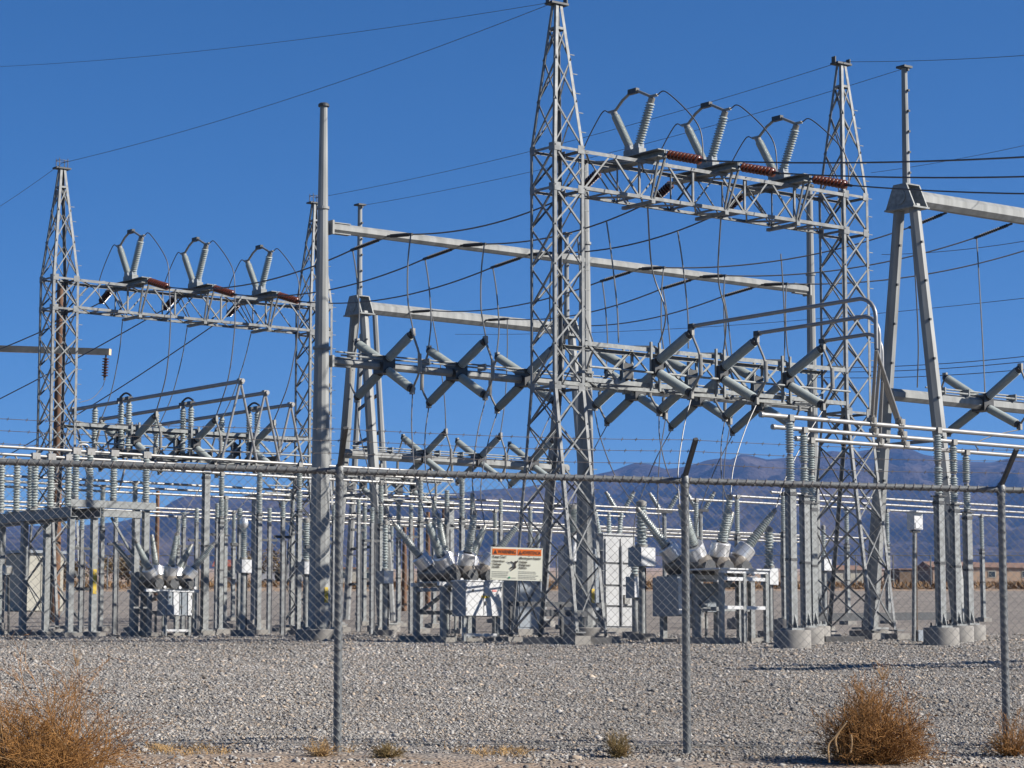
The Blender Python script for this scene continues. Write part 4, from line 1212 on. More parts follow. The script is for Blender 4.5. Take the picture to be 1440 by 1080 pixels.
# extra open frame standing in front of the right breaker
fr = thing('equipment_frame', 'white angle steel frame standing in front of the right breaker', 'frame', gg(2.5, -2.52))
f0 = gg(2.5, -2.52)
for a in (-.62, .0, .62):
    for c in ((-.4, .4) if a else (-.4,)):
        part('leg', MB().col(f0 + U * a + V * c, f0 + U * a + V * c + Z * 1.42, .085), 'galv', fr)
for h in (.72, 1.30, 1.45):
    part('cross_rail', MB().bar(f0 + U * -.66 + V * -.4 + Z * h, f0 + U * .66 + V * -.4 + Z * h, .07, .07), 'white', fr)
part('top_plate', MB().box(f0 + Z * 1.5, 1.5, .95, .03), 'white', fr)
part('diagonal_brace', MB().bar(f0 + U * -.5 + V * .36 + Z * .75, f0 + U * .5 + V * .36 + Z * 1.4, .07, .08), 'galv', fr)

# leads from the switch tips to the breakers and the ground equipment
for i in range(3):
    k = i - 1; w_ = WORD[i]
    lead(SW['A', i]['f', 'l'], BR['r'][k, -1], 'curved lead from the %s centre rack switch to the near bushings of the right breaker' % w_, .14, U * -1, 'greylead', .013)
    lead(SW['A', i]['r', 'l'], BR['r'][k, 1], 'curved lead from the %s centre rack switch to the far bushings of the right breaker' % w_, .22, U * -1, 'greylead', .013)
    lead(SW['P', i]['f', 'l'], BR['m'][k, -1], 'curved lead from the %s pole beam switch to the near bushings of the middle breaker' % w_, .22, V, 'greylead', .014)
    lead(SW['P', i]['r', 'l'], BR['m'][k, 1], 'curved lead from the %s pole beam switch to the far bushings of the middle breaker' % w_, .3, V, 'greylead', .014)
    lead(SW['C', i]['f', 'l'], BR['l'][k, -1], 'lead from the %s left bay switch to the near bushings of the left breaker' % w_, .2, V, 'greylead', .013)
    lead(SW['Q', i]['f', 'l'], g(7.6 + i * 2.15, 5.2, 2.6), 'long lead hanging below the %s switch right of the centre tower' % w_, .25, U * -1, 'greylead', .013)
    lead(SW['Q', i]['r', 'l'], g(7.0 + i * 2.15, 8.2, 2.9), 'long pale lead hanging behind the %s switch right of the centre tower' % w_, .3, U * -1, 'greylead', .013)
    lead(SW['L', i]['f', 'l'], g(13.1 + i * 2.15, 20.5, 4.3), 'short lead hanging below the %s A frame beam switch' % w_, .12, U, 'lead', .013)
lead(SW['R', 0]['f', 'l'], g(11.9, -1.0, 5.0), 'dark lead looping down from the switch at the right picture edge', .5, U * -1, 'conductor', .014)

# ------------------------------------------------------------------ instrument transformers on posts
def instrument(px, D, ybox0, ybox1, yins, label, wbox=.30, r=.11, ball=False, base=True, big=False, n=16):
    b = ground(P(px, 900, D))
    root = thing('instrument_transformer', label, 'transformer', b, 'instrument transformers on posts')
    z0 = P(px, ybox1, D).z; z1 = P(px, ybox0, D).z; z2 = P(px, yins, D).z
    part('pedestal', MB().tube([b, Vector((b.x, b.y, z0))], .07, 10), 'galv', root, smooth=True)
    part('footing', MB().lathe(b - Z * .2, [(.30, 0), (.30, .36)], 18), 'concrete', root, smooth=True)
    part('terminal_box', MB().box(Vector((b.x, b.y, (z0 + z1) / 2)), wbox, wbox, z1 - z0), 'greypaint', root)
    part('front_door', MB().box(Vector((b.x, b.y, (z0 + z1) / 2)) - V * (wbox / 2 + .008), wbox * .96, .014, (z1 - z0) * .94), 'white', root)
    place('insulator', 'shed:%d' % n, Vector((b.x, b.y, z1 + .04)), Vector((b.x, b.y, z2)), r, root)
    place('lower_flange', 'cyl:1:cast', Vector((b.x, b.y, z1)), Vector((b.x, b.y, z1 + .05)), r * 1.1, root)
    if ball:
        part('expansion_tank', MB().lathe(Vector((b.x, b.y, z2)), [(r * .8, 0), (r * 1.15, .05), (r * 1.25, .14), (r * 1.1, .22), (r * .5, .27)], 16), 'silver', root, smooth=True)
    else:
        part('cap', MB().lathe(Vector((b.x, b.y, z2)), [(r * .9, 0), (r * .9, .10), (r * .3, .14)], 16), 'cast', root, smooth=True)
    part('side_conduit', MB().tube([b + U * .1, Vector((b.x, b.y, z0)) + U * .1], .022, 6), 'darksteel', root, smooth=True)
    return root
instrument(341, 62, 787, 806, 743, 'slim insulator with silver ball top on a white box left of the tall round pole', ball=True, r=.09)
instrument(429, 65, 790, 808, 735, 'slim insulator on a small white box just left of the tall round pole')
instrument(541, 63, 803, 821, 738, 'small white box under a slim insulator right of the left fence post', r=.08)
instrument(1083, 60, 799, 823, 748, 'short ribbed insulator on a white box just left of the thick right columns', r=.12, n=12)
instrument(893, 58, 811, 841, 775, 'low white box on a pedestal left of the right breaker', r=.1, n=8)
instrument(903, 54, 770, 797, 712, 'tall wide ribbed insulator with a round cap left of the right breaker', wbox=.42, r=.13, n=12)
instrument(1160, 70, 786, 803, 745, 'small white box on a thin post behind the right lattice tower', r=.07)
instrument(806, 66, 752, 790, 716, 'ribbed insulator seen through the centre lattice tower', r=.17, wbox=.34)
for px, D in ((722, 60), (748, 61)):
    pass

# white meter box on a thin pole
b = ground(P(1285, 905, 53.5))
mbx = thing('meter_box', 'white hooded box on a thin pole right of the right lattice tower', 'box', b)
part('pole', MB().tube([b, P(1286, 748, 53.5)], .045, 10), 'galv', mbx, smooth=True)
c = P(1286.5, 733, 53.5)
part('housing', MB().box(c, .26, .22, .36), 'white', mbx)
part('hood', MB().box(c + Z * .20 - V * .03, .32, .34, .035), 'white', mbx)
part('lower_door', MB().box(c - V * .118 - Z * .1, .22, .012, .12), 'white', mbx)
part('conduit', MB().tube([P(1289, 747, 53.5), P(1290, 905, 53.5)], .012, 6), 'bark', mbx, smooth=True)
part('bracket', MB().box(c - Z * .22, .24, .1, .05), 'darksteel', mbx)
part('base_block', MB().box(b + Z * .12 + U * .15, .18, .18, .24), 'greypaint', mbx)

# white switchgear behind the centre tower
b = ground(P(857, 880, 72))
tr = thing('power_transformer', 'tall white panelled transformer cabinet just right of the centre tower', 'transformer', b)
part('body', MB().box(b + Z * 1.45, 1.2, .9, 2.7), 'offwhite', tr)
for k in (-1, 1):
    for h0, h1 in ((.18, .72), (.78, 1.32), (1.38, 1.96), (2.02, 2.7)):
        part('panel', MB().box(b + U * (k * .29) - V * .475 + Z * (h0 + h1) / 2, .52, .05, h1 - h0), 'offwhite', tr)
for h in (.75, 1.35, 1.99):
    part('seam_rail', MB().bar(b + U * -.6 - V * .462 + Z * h, b + U * .6 - V * .462 + Z * h, .02, .055), 'darksteel', tr)
part('roof', MB().box(b + Z * 2.83, 1.3, 1.0, .05), 'offwhite', tr)
part('plinth', MB().box(b + Z * .05, 1.4, 1.1, .16), 'concrete', tr)
part('radiator', MB().box(b - U * .75 + Z * 1.4, .22, .7, 2.0), 'greypaint', tr)
part('gauge_box', MB().box(b + U * .2 - V * .54 + Z * .95, .2, .08, .26), 'cast', tr)
part('pipe', MB().tube([b + U * .02 - V * .54 + Z * .2, b + U * .02 - V * .54 + Z * 2.5], .03, 8), 'offwhite', tr, smooth=True)
for k in (-1, 0, 1):
    place('bushing', 'bush:9', b + U * k * .38 + Z * 2.85, b + U * (k * .5) + Z * 3.5, .09, tr)
b = gg(3.4, 14.2)
for (px, D, h, w, lab) in ((808, 78, 2.5, .8, 'white cabinet seen between the legs of the centre tower'), (735, 66, 1.5, .8, 'dark grey cabinet behind the left foot of the centre tower')):
    b = ground(P(px, 880, D))
    cb = thing('control_cabinet', lab, 'cabinet', b)
    part('body', MB().box(b + Z * (h / 2 + .15), w, w * .8, h), 'offwhite' if h > 2 else 'greypaint', cb)
    part('door', MB().box(b + Z * (h / 2 + .15) - V * (w * .4 + .01), w * .9, .02, h * .93), 'offwhite' if h > 2 else 'greypaint', cb)
    part('plinth', MB().box(b + Z * .06, w * 1.15, w, .2), 'concrete', cb)

# small V fuse insulators far behind
for k, (px, py) in enumerate(((872, 712), (934, 714), (985, 712))):
    p = P(px, py, 92)
    root = thing('fuse_pair', 'small far pair of tilted insulators above the rear tubes, %s of three' % WORD[k], 'fuse', p, 'far fuse pairs')
    for s in (-1, 1):
        place('insulator', 'shed:8', p + X * s * .16 - Z * .1, p + X * s * .48 + Z * .45, .10, root)
        place('end_fitting', 'cyl:1:cast', p + X * s * .48 + Z * .45, p + X * s * .54 + Z * .55, .06, root)
    part('base', MB().box(p - Z * .15, .6, .2, .1, X, Y, Z), 'cast', root)
    q = ground(p)
    part('post', MB().tube([q, p - Z * .1], .08, 8), 'galv', root, smooth=True)

# ------------------------------------------------------------------ chain link fence, rail, barbed wire
F0 = Vector((-1.30, 18.50, 0)); F1 = Vector((3.89, 19.54, 0))
FD = (F1 - F0).normalized(); FN = Vector((FD.y, -FD.x, 0)); FH = 2.09
def FP(s, z, off=0.0):
    p = F0 + FD * s + FN * off
    return Vector((p.x, p.y, gz(p.y, p.x) + z))
SP = (F1 - F0).length / 2
fence = thing('chain_link_fence', 'galvanised chain link fence with barbed wire across the foreground', 'fence', FP(0, 0))
S0, S1 = -SP * 2.05, SP * 4.05
for k in (-2, -1, 0, 1, 2, 3, 4):
    s = k * SP + (.045 if k == 1 else 0)
    part('post', MB().tube([FP(s, -.1), FP(s, FH + .02)], .031, 14), 'fence', fence, smooth=True)
    part('post_cap', MB().lathe(FP(s, FH - .05), [(.036, 0), (.036, .07), (.026, .10), (.01, .115)], 14), 'fence', fence, smooth=True)
    a = FP(s, FH + .03); e = FP(s, FH + .31, .33)
    part('barb_arm', MB().bar(a, e, .026, .034, U), 'darksteel', fence)
    tb = MB()
    for z in (.25, .75, 1.25, 1.75):
        ring = [FP(s, z) + (FD * cos(t) + FN * sin(t)) * .035 for t in [j * pi / 5 for j in range(11)]]
        tb.tube(ring, .0028, 5, False)
    part('tie_wires', tb, 'wire', fence, kind='stuff')
part('top_rail', MB().tube([FP(S0, FH), FP(S1, FH)], .0245, 14), 'fence', fence, smooth=True)
hx = MB(); pts = []
n = int((S1 - S0) / .076) * 8
for k in range(n + 1):
    s = S0 + (S1 - S0) * k / n; t = 2 * pi * k / 8
    pts.append(FP(s, FH + .0275 * sin(t), .0275 * cos(t)))
hx.tube(pts, .0042, 5, False)
part('rail_lacing', hx, 'barb', fence, kind='stuff')
part('bottom_tension_wire', MB().tube([FP(S0, .06), FP(S1, .06)], .003, 5), 'wire', fence, smooth=True)
ms = MB(); dz = .067; zlo, zhi = .03, FH + .012
k0 = int((S0 - zhi) / dz) - 1; k1 = int(S1 / dz) + int(zhi / dz) + 2
for k in range(k0, k1):
    for sg in (1, -1):
        # line s = k*dz + sg*z
        za, zb_ = zlo, zhi
        sa, sb = k * dz + sg * za, k * dz + sg * zb_
        if sg < 0: sa += zhi; sb += zhi
        lo, hi = min(sa, sb), max(sa, sb)
        if hi < S0 or lo > S1: continue
        def clip(s_): return min(max(s_, S0), S1)
        ca, cb_ = clip(sa), clip(sb)
        zA = za + (ca - sa) / (sb - sa) * (zb_ - za); zB = za + (cb_ - sa) / (sb - sa) * (zb_ - za)
        if abs(ca - cb_) < .01: continue
        off = .036 + sg * .0022
        m_ = 6
        pts = [FP(ca + (cb_ - ca) * j / m_, zA + (zB - zA) * j / m_, off + .010 * noise.noise((ca * .8 + j, zA, 1))) for j in range(m_ + 1)]
        ms.tube(pts, .00135, 4, False)
part('chain_link_mesh', ms, 'wire', fence, kind='stuff')
for j, f in enumerate((.36, .68, .97)):
    st = MB(); bb = MB()
    n = 60; pts = []
    for k in range(n + 1):
        s = S0 + (S1 - S0) * k / n
        ph = ((s / SP) % 1.0)
        sg = .018 * 4 * ph * (1 - ph)
        pts.append(FP(s, FH + .03 + .28 * f - sg, .33 * f))
    st.tube(pts, .0023, 5)
    part('barbed_strand', st, 'barb', fence, smooth=True)
    s = S0 + .05 * j
    while s < S1:
        ph = ((s / SP) % 1.0); sg = .018 * 4 * ph * (1 - ph)
        c = FP(s, FH + .03 + .28 * f - sg, .33 * f)
        r_ = random.uniform(-.3, .3)
        for a in (1.0 + r_, 2.3 + r_):
            d = Z * sin(a) + FN * cos(a) + FD * .3
            bb.bar(c - d * .015, c + d * .015, .0024, .0024)
        bb.bar(c - FD * .010, c + FD * .010, .0065, .0065)
        s += .125 + random.uniform(-.015, .015)
    part('barbs', bb, 'barb', fence, kind='stuff')

# warning sign wired to the fence
TL, TR, BL = P(690, 769, 18.70), P(763, 771, 18.86), P(688, 815, 18.70)
def on_fence(px, py, off=.06):
    # intersect the sight line with the fence plane
    r = ray(px, py); q = F0 + FN * off
    t = (q.x * FN.x + q.y * FN.y) / (r.x * FN.x + r.y * FN.y); return r * t
TL, TR, BL = on_fence(690.3, 768.8), on_fence(763.2, 771.2), on_fence(688.8, 815.2)
EX = (TR - TL); SWD = EX.length; EX.normalize()
EY = (BL - TL); EY = EY - EX * EY.dot(EX); SHT = EY.length; EY.normalize()
EN = EX.cross(EY) * -1
if EN.dot(FN) < 0: EN = -EN
sg = thing('warning_sign', 'cream bilingual warning sign with orange headers hung on the fence', 'sign', (TL + EX * SWD / 2 + EY * SHT))
def S(x, y, o=.0): return TL + EX * x * SWD + EY * y * SHT + EN * o
def sbox(x0, y0, x1, y1, o, th=.0012):
    return MB().box(S((x0 + x1) / 2, (y0 + y1) / 2, o), (x1 - x0) * SWD, (y1 - y0) * SHT, th, EX, EY, EN)
part('panel', sbox(0, 0, 1, 1, 0, .003), 'signface', sg)
part('header_band', sbox(.03, .05, .495, .235, .003), 'orange', sg)
part('header_band', sbox(.515, .05, .975, .235, .003), 'orange', sg)
def text(body, x, y, h, m='ink', wmax=None):
    cv = bpy.data.curves.new('lettering', 'FONT'); cv.body = body; cv.size = h * SHT * 1.4
    cv.materials.append(M[m]); cv.offset = .0006
    o = bpy.data.objects.new('lettering', cv); COL.objects.link(o); o.parent = sg
    up = -EY
    sx = 1.0
    p = S(x, y, .0050) - ORG[sg.name]
    bpy.context.view_layer.update()
    if wmax:
        wd = max(o.dimensions.x, 1e-4); sx = min(1.0, wmax * SWD / wd) if wd > wmax * SWD else wmax * SWD / wd
    me = bpy.data.meshes.new_from_object(o); bpy.data.objects.remove(o)
    o = bpy.data.objects.new('lettering', me); COL.objects.link(o); o.parent = sg
    o.matrix_basis = Matrix(((EX.x * sx, up.x, EN.x, p.x), (EX.y * sx, up.y, EN.y, p.y), (EX.z * sx, up.z, EN.z, p.z), (0, 0, 0, 1)))
    return o
text('WARNING', .135, .195, .115, wmax=.345)
text('ADVERTENCIA', .605, .195, .100, wmax=.355)
def poly(pts, m='ink', name='pictogram', o=.005):
    vs = [S(x, y, o) for x, y in pts] + [S(x, y, o - .001) for x, y in pts]; n = len(pts)
    mb = MB().add(vs, [tuple(range(n)), tuple(range(2 * n - 1, n - 1, -1))] + [(i, i + n, (i + 1) % n + n, (i + 1) % n) for i in range(n)])
    return part(name, mb, m, sg)
poly([(.05, .205), (.085, .085), (.12, .205)], name='alert_triangle'); poly([(.532, .21), (.567, .09), (.602, .21)], name='alert_triangle')
text('!', .078, .197, .07, 'orange'); text('!', .560, .202, .07, 'orange')
text('Keep Out!', .035, .335, .085, wmax=.26)
text('Hazardous', .035, .455, .070, wmax=.23); text('Voltage', .035, .550, .070, wmax=.17); text('Inside.', .035, .635, .070, wmax=.14)
text('\u00a1Mant\u00e9ngase Alejado!', .545, .35, .075, wmax=.42)
text('Voltaje', .545, .465, .070, wmax=.16); text('Peligroso', .545, .555, .070, wmax=.22); text('Adentro.', .545, .640, .070, wmax=.16)
# falling figure and bolt
def stroke(pts, w, name='pictogram'):
    mb = MB()
    for a, b in zip(pts, pts[1:]):
        mb.bar(S(*a, .0048), S(*b, .0048), .0012, w * SHT, EN.cross(S(*b) - S(*a)))
    return part(name, mb, 'ink', sg)
stroke([(.45, .50), (.475, .56), (.465, .62)], .075); stroke([(.47, .50), (.525, .40)], .035); stroke([(.455, .50), (.40, .435), (.385, .44)], .03)
stroke([(.465, .62), (.42, .585), (.38, .65)], .035); stroke([(.47, .62), (.43, .66), (.395, .70)], .035)
part('pictogram', MB().tube([S(.482, .452, .004), S(.482, .452, .005)], .040 * SHT, 12), 'ink', sg)
poly([(.30, .43), (.36, .455), (.355, .475), (.40, .50), (.34, .485), (.345, .468)])
rs = random.Random(3)
for x0, x1, ys in ((.035, .35, (.745, .80, .85, .90)), (.545, .93, (.725, .775, .84, .89, .935))):
    for y_ in ys:
        mb = MB(); x = x0
        lim = x1 - rs.uniform(0, .07)
        while x < lim:
            w = rs.uniform(.02, .055); mb.box(S(min(x + w / 2, lim), y_, .0035), w * SWD, .016 * SHT, .001, EX, EY, EN); x += w + .012
        part('small_print', mb, 'greyink', sg, kind='stuff')
poly([(.345, .935), (.345, .90), (.365, .885), (.385, .90), (.385, .935), (.365, .95)], 'greenink', 'emblem')
part('small_print', sbox(.40, .915, .50, .93, .0035, .001), 'greyink', sg)
for x, y in ((.025, .03), (.975, .03), (.025, .96), (.975, .96), (.745, .245)):
    part('tie_wire', MB().tube([S(x, y, .004), S(x, y, -.02)], .0035, 6), 'wire', sg)

# ------------------------------------------------------------------ dry bushes
def bush(c, R, H, nmain, nsub, label, m='dryTwig', seed=1, flat=1.0, wid=.0021, name='tumbleweed', extra=None, spread=1.0):
    rnd = random.Random(seed)
    root = thing(name, label, 'bush', c)
    tw = MB(); fine = MB()
    ell = 0
    for i in range(nmain):
        az = rnd.uniform(0, 2 * pi); el = asin(rnd.uniform(.03, .99) ** .8)
        d = Vector((cos(az) * cos(el), sin(az) * cos(el), sin(el)))
        nn = noise.noise((d.x * 2.3 + seed * 3, d.y * 2.3, d.z * 2.3))
        if nn < -.12 and rnd.random() < .6: continue
        L = rnd.uniform(.66, 1.08) * (1.0 + .42 * nn) * (1.0 + .16 * noise.noise((d.x * 2 + seed, d.y * 2, d.z * 2)) * 2)
        end = Vector((d.x * R, d.y * R * flat, d.z * H)) * L
        st = Vector((rnd.gauss(0, R * .12), rnd.gauss(0, R * .12), .0))
        bend = Vector((rnd.gauss(0, 1), rnd.gauss(0, 1), rnd.gauss(.3, .6))) * R * .16
        pts = []
        for k in range(6):
            t = k / 5
            jit = Vector((rnd.gauss(0, 1), rnd.gauss(0, 1), rnd.gauss(0, 1))) * R * .022 * t
            pts.append(c + st * (1 - t) + end * t + bend * (4 * t * (1 - t)) + jit)
        tw.tube(pts, [wid * (1.5 - 1.0 * k / 5) for k in range(6)], 3, False)
        for j in range(nsub):
            k = rnd.choice((1, 2, 2, 3, 3, 4, 4)); t = rnd.random()
            p = pts[k].lerp(pts[k + 1], t)
            dd = (d + Vector((rnd.gauss(0, .8), rnd.gauss(0, .8), rnd.gauss(.15, .6)))).normalized()
            l = R * rnd.uniform(.10, .30)
            q = p + dd * l * .55 + Vector((rnd.gauss(0, 1), rnd.gauss(0, 1), rnd.gauss(0, 1))) * l * .12
            e = p + dd * l + Vector((rnd.gauss(0, 1), rnd.gauss(0, 1), rnd.gauss(0, 1))) * l * .2
            fine.tube([p, q, e], [wid * .75, wid * .6, wid * .35], 3, False)
            for h in range(2):
                o = q.lerp(e, rnd.random()); de = (dd + Vector((rnd.gauss(0, 1), rnd.gauss(0, 1), rnd.gauss(.2, .8)))).normalized() * l * .35
                fine.tube([o, o + de], [wid * .55, wid * .35], 3, False)
    for i in range(9):
        az = rnd.uniform(0, 2 * pi); d = Vector((cos(az) * R, sin(az) * R * flat, H * rnd.uniform(.5, 1.2))) * rnd.uniform(.5, .8)
        part('woody_stem', MB().tube([c, c + d * .4 + Vector((rnd.gauss(0, .1), rnd.gauss(0, .1), rnd.gauss(0, .05))) * R, c + d], [wid * 3.2, wid * 2.3, wid * 1.1], 5), 'paleTwig', root, smooth=True)
    part('stems', tw, m, root, kind='stuff'); part('twigs', fine, m, root, kind='stuff')
    if extra:
        for pts in extra: part('bare_branch', MB().tube(spline(pts, 6), .007, 6), 'paleTwig', root, smooth=True)
    return root
cb = ground(P(1226, 1067, 18.3)) - Z * .02
def nb(px, py, D=17.9): return P(px, py, D)
bush(cb, .45, .56, 500, 9, 'dense round rust brown tumbleweed in front of the fence at lower right', seed=3, wid=.0023,
     extra=[[nb(1166, 1072), nb(1165, 1048), nb(1175, 1035), nb(1190, 1016)], [nb(1178, 1058), nb(1175, 1040), nb(1180, 1030)], [nb(1196, 1058), nb(1198, 1045), nb(1197, 1033)]])
cl = ground(P(92, 1074, 16.6)); 
bush(cl - Z * .03, .60, .70, 120, 8, 'tall wispy brown bush at lower left with stems fanned wide', seed=8, wid=.0022, name='dry_bush')
cl2 = ground(P(10, 1078, 16.3))
bush(cl2 - Z * .03, .46, .44, 170, 8, 'low orange brown bush cut by the lower left picture edge', 'dryTwig', seed=9, wid=.0022, name='dry_bush')
cl3 = ground(P(70, 1079, 16.2))
bush(cl3 - Z * .02, .50, .20, 200, 6, 'low matted brown bush at the very bottom left', 'dryTwig', seed=19, wid=.0022, name='dry_bush')
bush(ground(P(870, 1060, 18.6)) - Z * .01, .125, .21, 130, 6, 'little olive shrub at the foot of the fence left of the middle post', 'oliveTwig', seed=10, wid=.0018, name='small_shrub')
bush(ground(P(1424, 1058, 19.4)) - Z * .01, .25, .32, 130, 6, 'orange dry weed at the foot of the right fence post', 'dryTwig', seed=11, wid=.0022, name='dry_weed')
bush(ground(P(546, 1066, 17.9)), .14, .10, 110, 6, 'dark flattened weed right of the left fence post', 'oliveTwig', seed=12, wid=.002, name='dry_weed')
bush(ground(P(452, 1066, 17.9)), .14, .14, 90, 4, 'pale dry grass clump at the foot of the left fence post', 'drygrass', seed=13, wid=.0018, name='grass_clump')
bush(ground(P(1240, 952, 33)) , .18, .36, 14, 4, 'wispy orange weed standing alone in the gravel behind the round tumbleweed', 'dryTwig', seed=14, wid=.002, name='dry_weed')
bush(ground(P(108, 935, 36)), .10, .42, 7, 3, 'thin brown stalk standing alone in the gravel at left', 'dryTwig', seed=15, wid=.002, name='dry_weed')

def verge():
    rnd = random.Random(5); mb = MB()
    for i in range(9000):
        s = rnd.uniform(S0, S1); off = rnd.gauss(.05, .22) + .1
        if noise.noise((s * 1.3, 2.0, 7)) + noise.noise((s * 4.1, off * 4, 3)) * .7 < .30: continue
        p = FP(s, 0, off); p.z = gz(p.y, p.x)
        h = rnd.uniform(.02, .085)
        d = Vector((rnd.gauss(0, .6), rnd.gauss(0, .6), 1)) * h
        mb.tube([p, p + d * .6 + Vector((rnd.gauss(0, .01), rnd.gauss(0, .01), 0)), p + d + Vector((d.x, d.y, -h * .3)) * .5], [.0022, .0018, .0008], 3, False)
    solo('dry_grass', mb, 'drygrass', FP(0, 0), 'thin pale dry grass scattered along the foot of the fence', 'grass', None, 'stuff')
verge()

# pale stones on the sandy strip before the fence
for k, (px, py, r_) in enumerate(((247, 1067, .045), (352, 1062, .035), (602, 1072, .035), (955, 1066, .03))):
    pr = random.Random(20 + k); bm = bmesh.new(); bmesh.ops.create_icosphere(bm, subdivisions=2, radius=1)
    c = ground(P(px, py, 17.4)); mb = MB()
    vs = [c + Vector((v.co.x * 1.4, v.co.y, v.co.z * .65)) * r_ * (1 + .25 * noise.noise(v.co * 1.7 + Vector((k * 3, 0, 0)))) for v in bm.verts]
    mb.add(vs, [tuple(v.index for v in f.verts) for f in bm.faces]); bm.free()
    solo('rock', mb, 'concrete', c, ('pale rock on the sand left of the left fence post, leftmost of the loose rocks', 'small pale rock left of the left fence post beside dry grass', 'small pale rock right of the left fence post near the bottom edge', 'small pale rock just left of the middle fence post foot')[k], 'rock', 'loose pale rocks before the fence')

# ------------------------------------------------------------------ far side of the yard
def far_fence():
    A, B = P(-60, 828, 150), P(1520, 828, 150)
    root = thing('yard_fence', 'distant chain link fence along the far side of the gravel yard', 'fence', ground(A))
    n = 30
    for i in range(n + 1):
        p = A.lerp(B, i / n); p = ground(p)
        part('post', MB().tube([p, p + Z * 2.1], .045, 6), 'fence', root)
    for h, r_ in ((2.08, .03), (1.1, .012), (.12, .012), (2.25, .008)):
        part('rail', MB().tube([ground(A) + Z * h, ground(B) + Z * h], r_, 6), 'fence', root)
far_fence()

def brush_belt():
    rnd = random.Random(6); mb = MB()
    for i in range(3600):
        D = 146 * (3.4 ** (rnd.random() ** 1.5))
        px = rnd.uniform(-120, 1560)
        p = ground(Vector(((px - 720) / FPX * D, D, 0)))
        if noise.noise((p.x * .03, D * .03, 4)) < -.25: continue
        R = rnd.uniform(.35, .85); H = R * rnd.uniform(.6, 1.0)
        for k in range(16):
            az = rnd.uniform(0, 2 * pi); el = rnd.uniform(.1, 1.4)
            e = p + Vector((cos(az) * cos(el) * R, sin(az) * cos(el) * R, sin(el) * H)) * rnd.uniform(.7, 1.1)
            s = p + Vector((rnd.gauss(0, .2), rnd.gauss(0, .2), 0)) * R
            w = Vector((-sin(az), cos(az), rnd.uniform(-.5, .5))) * R * rnd.uniform(.03, .08)
            mb.add([s, s.lerp(e, .6) + w, e, s.lerp(e, .6) - w], [(0, 1, 2, 3)])
    solo('desert_brush', mb, 'brush', Vector((0, 150, 4)), 'band of rusty desert brush beyond the far fence', 'brush', None, 'stuff')
brush_belt()

def house(px, yb, w, h, D, label, roof='roof', rot=.25, wall='stucco', gable=True, win=2):
    b = ground(Vector(((px - 720) / FPX * D, D, 0)))
    ax = Vector((cos(rot), sin(rot), 0)); ay = Vector((-sin(rot), cos(rot), 0))
    root = thing('house', label, 'building', b, 'far desert buildings')
    d = w * .7
    part('walls', MB().box(b + Z * h / 2 - Z * .4, w, d, h + .8, ax, ay, Z), wall, root)
    rh = h * .42 if gable else .2
    vs = [b + ax * (i * (w / 2 + .4)) + ay * (j * (d / 2 + .4)) + Z * h for i, j in ((-1, -1), (1, -1), (1, 1), (-1, 1))]
    if gable:
        vs += [b - ax * (w / 2 + .4) + Z * (h + rh), b + ax * (w / 2 + .4) + Z * (h + rh)]
        part('roof', MB().add(vs, [(0, 1, 5, 4), (2, 3, 4, 5), (0, 4, 3), (1, 2, 5), (3, 2, 1, 0)]), roof, root)
    else:
        part('roof', MB().box(b + Z * (h + .1), w + .6, d + .6, .22, ax, ay, Z), roof, root)
    for k in range(win):
        x = -w / 2 + w * (k + .7) / (win + .4)
        f = part('window', MB().box(b + ax * x - ay * (d / 2 + .03) + Z * h * .55, 1.3, .08, 1.1, ax, ay, Z), 'cream', root)
        part('pane', MB().box(b + ax * x - ay * (d / 2 + .08) + Z * h * .55, 1.05, .05, .85, ax, ay, Z), 'glass', f)
    part('door', MB().box(b + ax * (w * .32) - ay * (d / 2 + .03) + Z * 1.0, 1.0, .08, 2.0, ax, ay, Z), 'white', root)
house(1398, 820, 14, 2.4, 400, 'tan house with a low gabled roof beside the right fence post')
house(1334, 820, 9, 2.6, 420, 'small tan house seen between the thick right columns')
house(1290, 818, 10, 2.2, 430, 'dark flat roofed building right of the white meter box', gable=False, wall='bark')
house(324, 826, 4, 2.6, 380, 'tan building with a red roof at far left behind the yard', roof='redroof', rot=-.1, win=1)
house(1195, 822, 9, 2.2, 430, 'pale low building seen through the right lattice tower', wall='cream', gable=True)
house(495, 838, 8, 2.2, 380, 'pale building between the tall round pole and the wooden poles', wall='cream', gable=False)
b = ground(Vector(((50 - 720) / FPX * 105, 105, 0)))
sh = thing('control_shed', 'cream metal shed behind the far left lattice tower', 'shed', b)
part('walls', MB().box(b + Z * 1.2, 1.9, 1.6, 2.4, U, V, Z), 'cream', sh)
part('roof', MB().box(b + Z * 2.48, 2.15, 1.9, .12, U, V, Z), 'greypaint', sh)
part('door', MB().box(b + Z * 1.1 - V * .81 + U * .3, .8, .03, 1.9, U, V, Z), 'cream', sh)
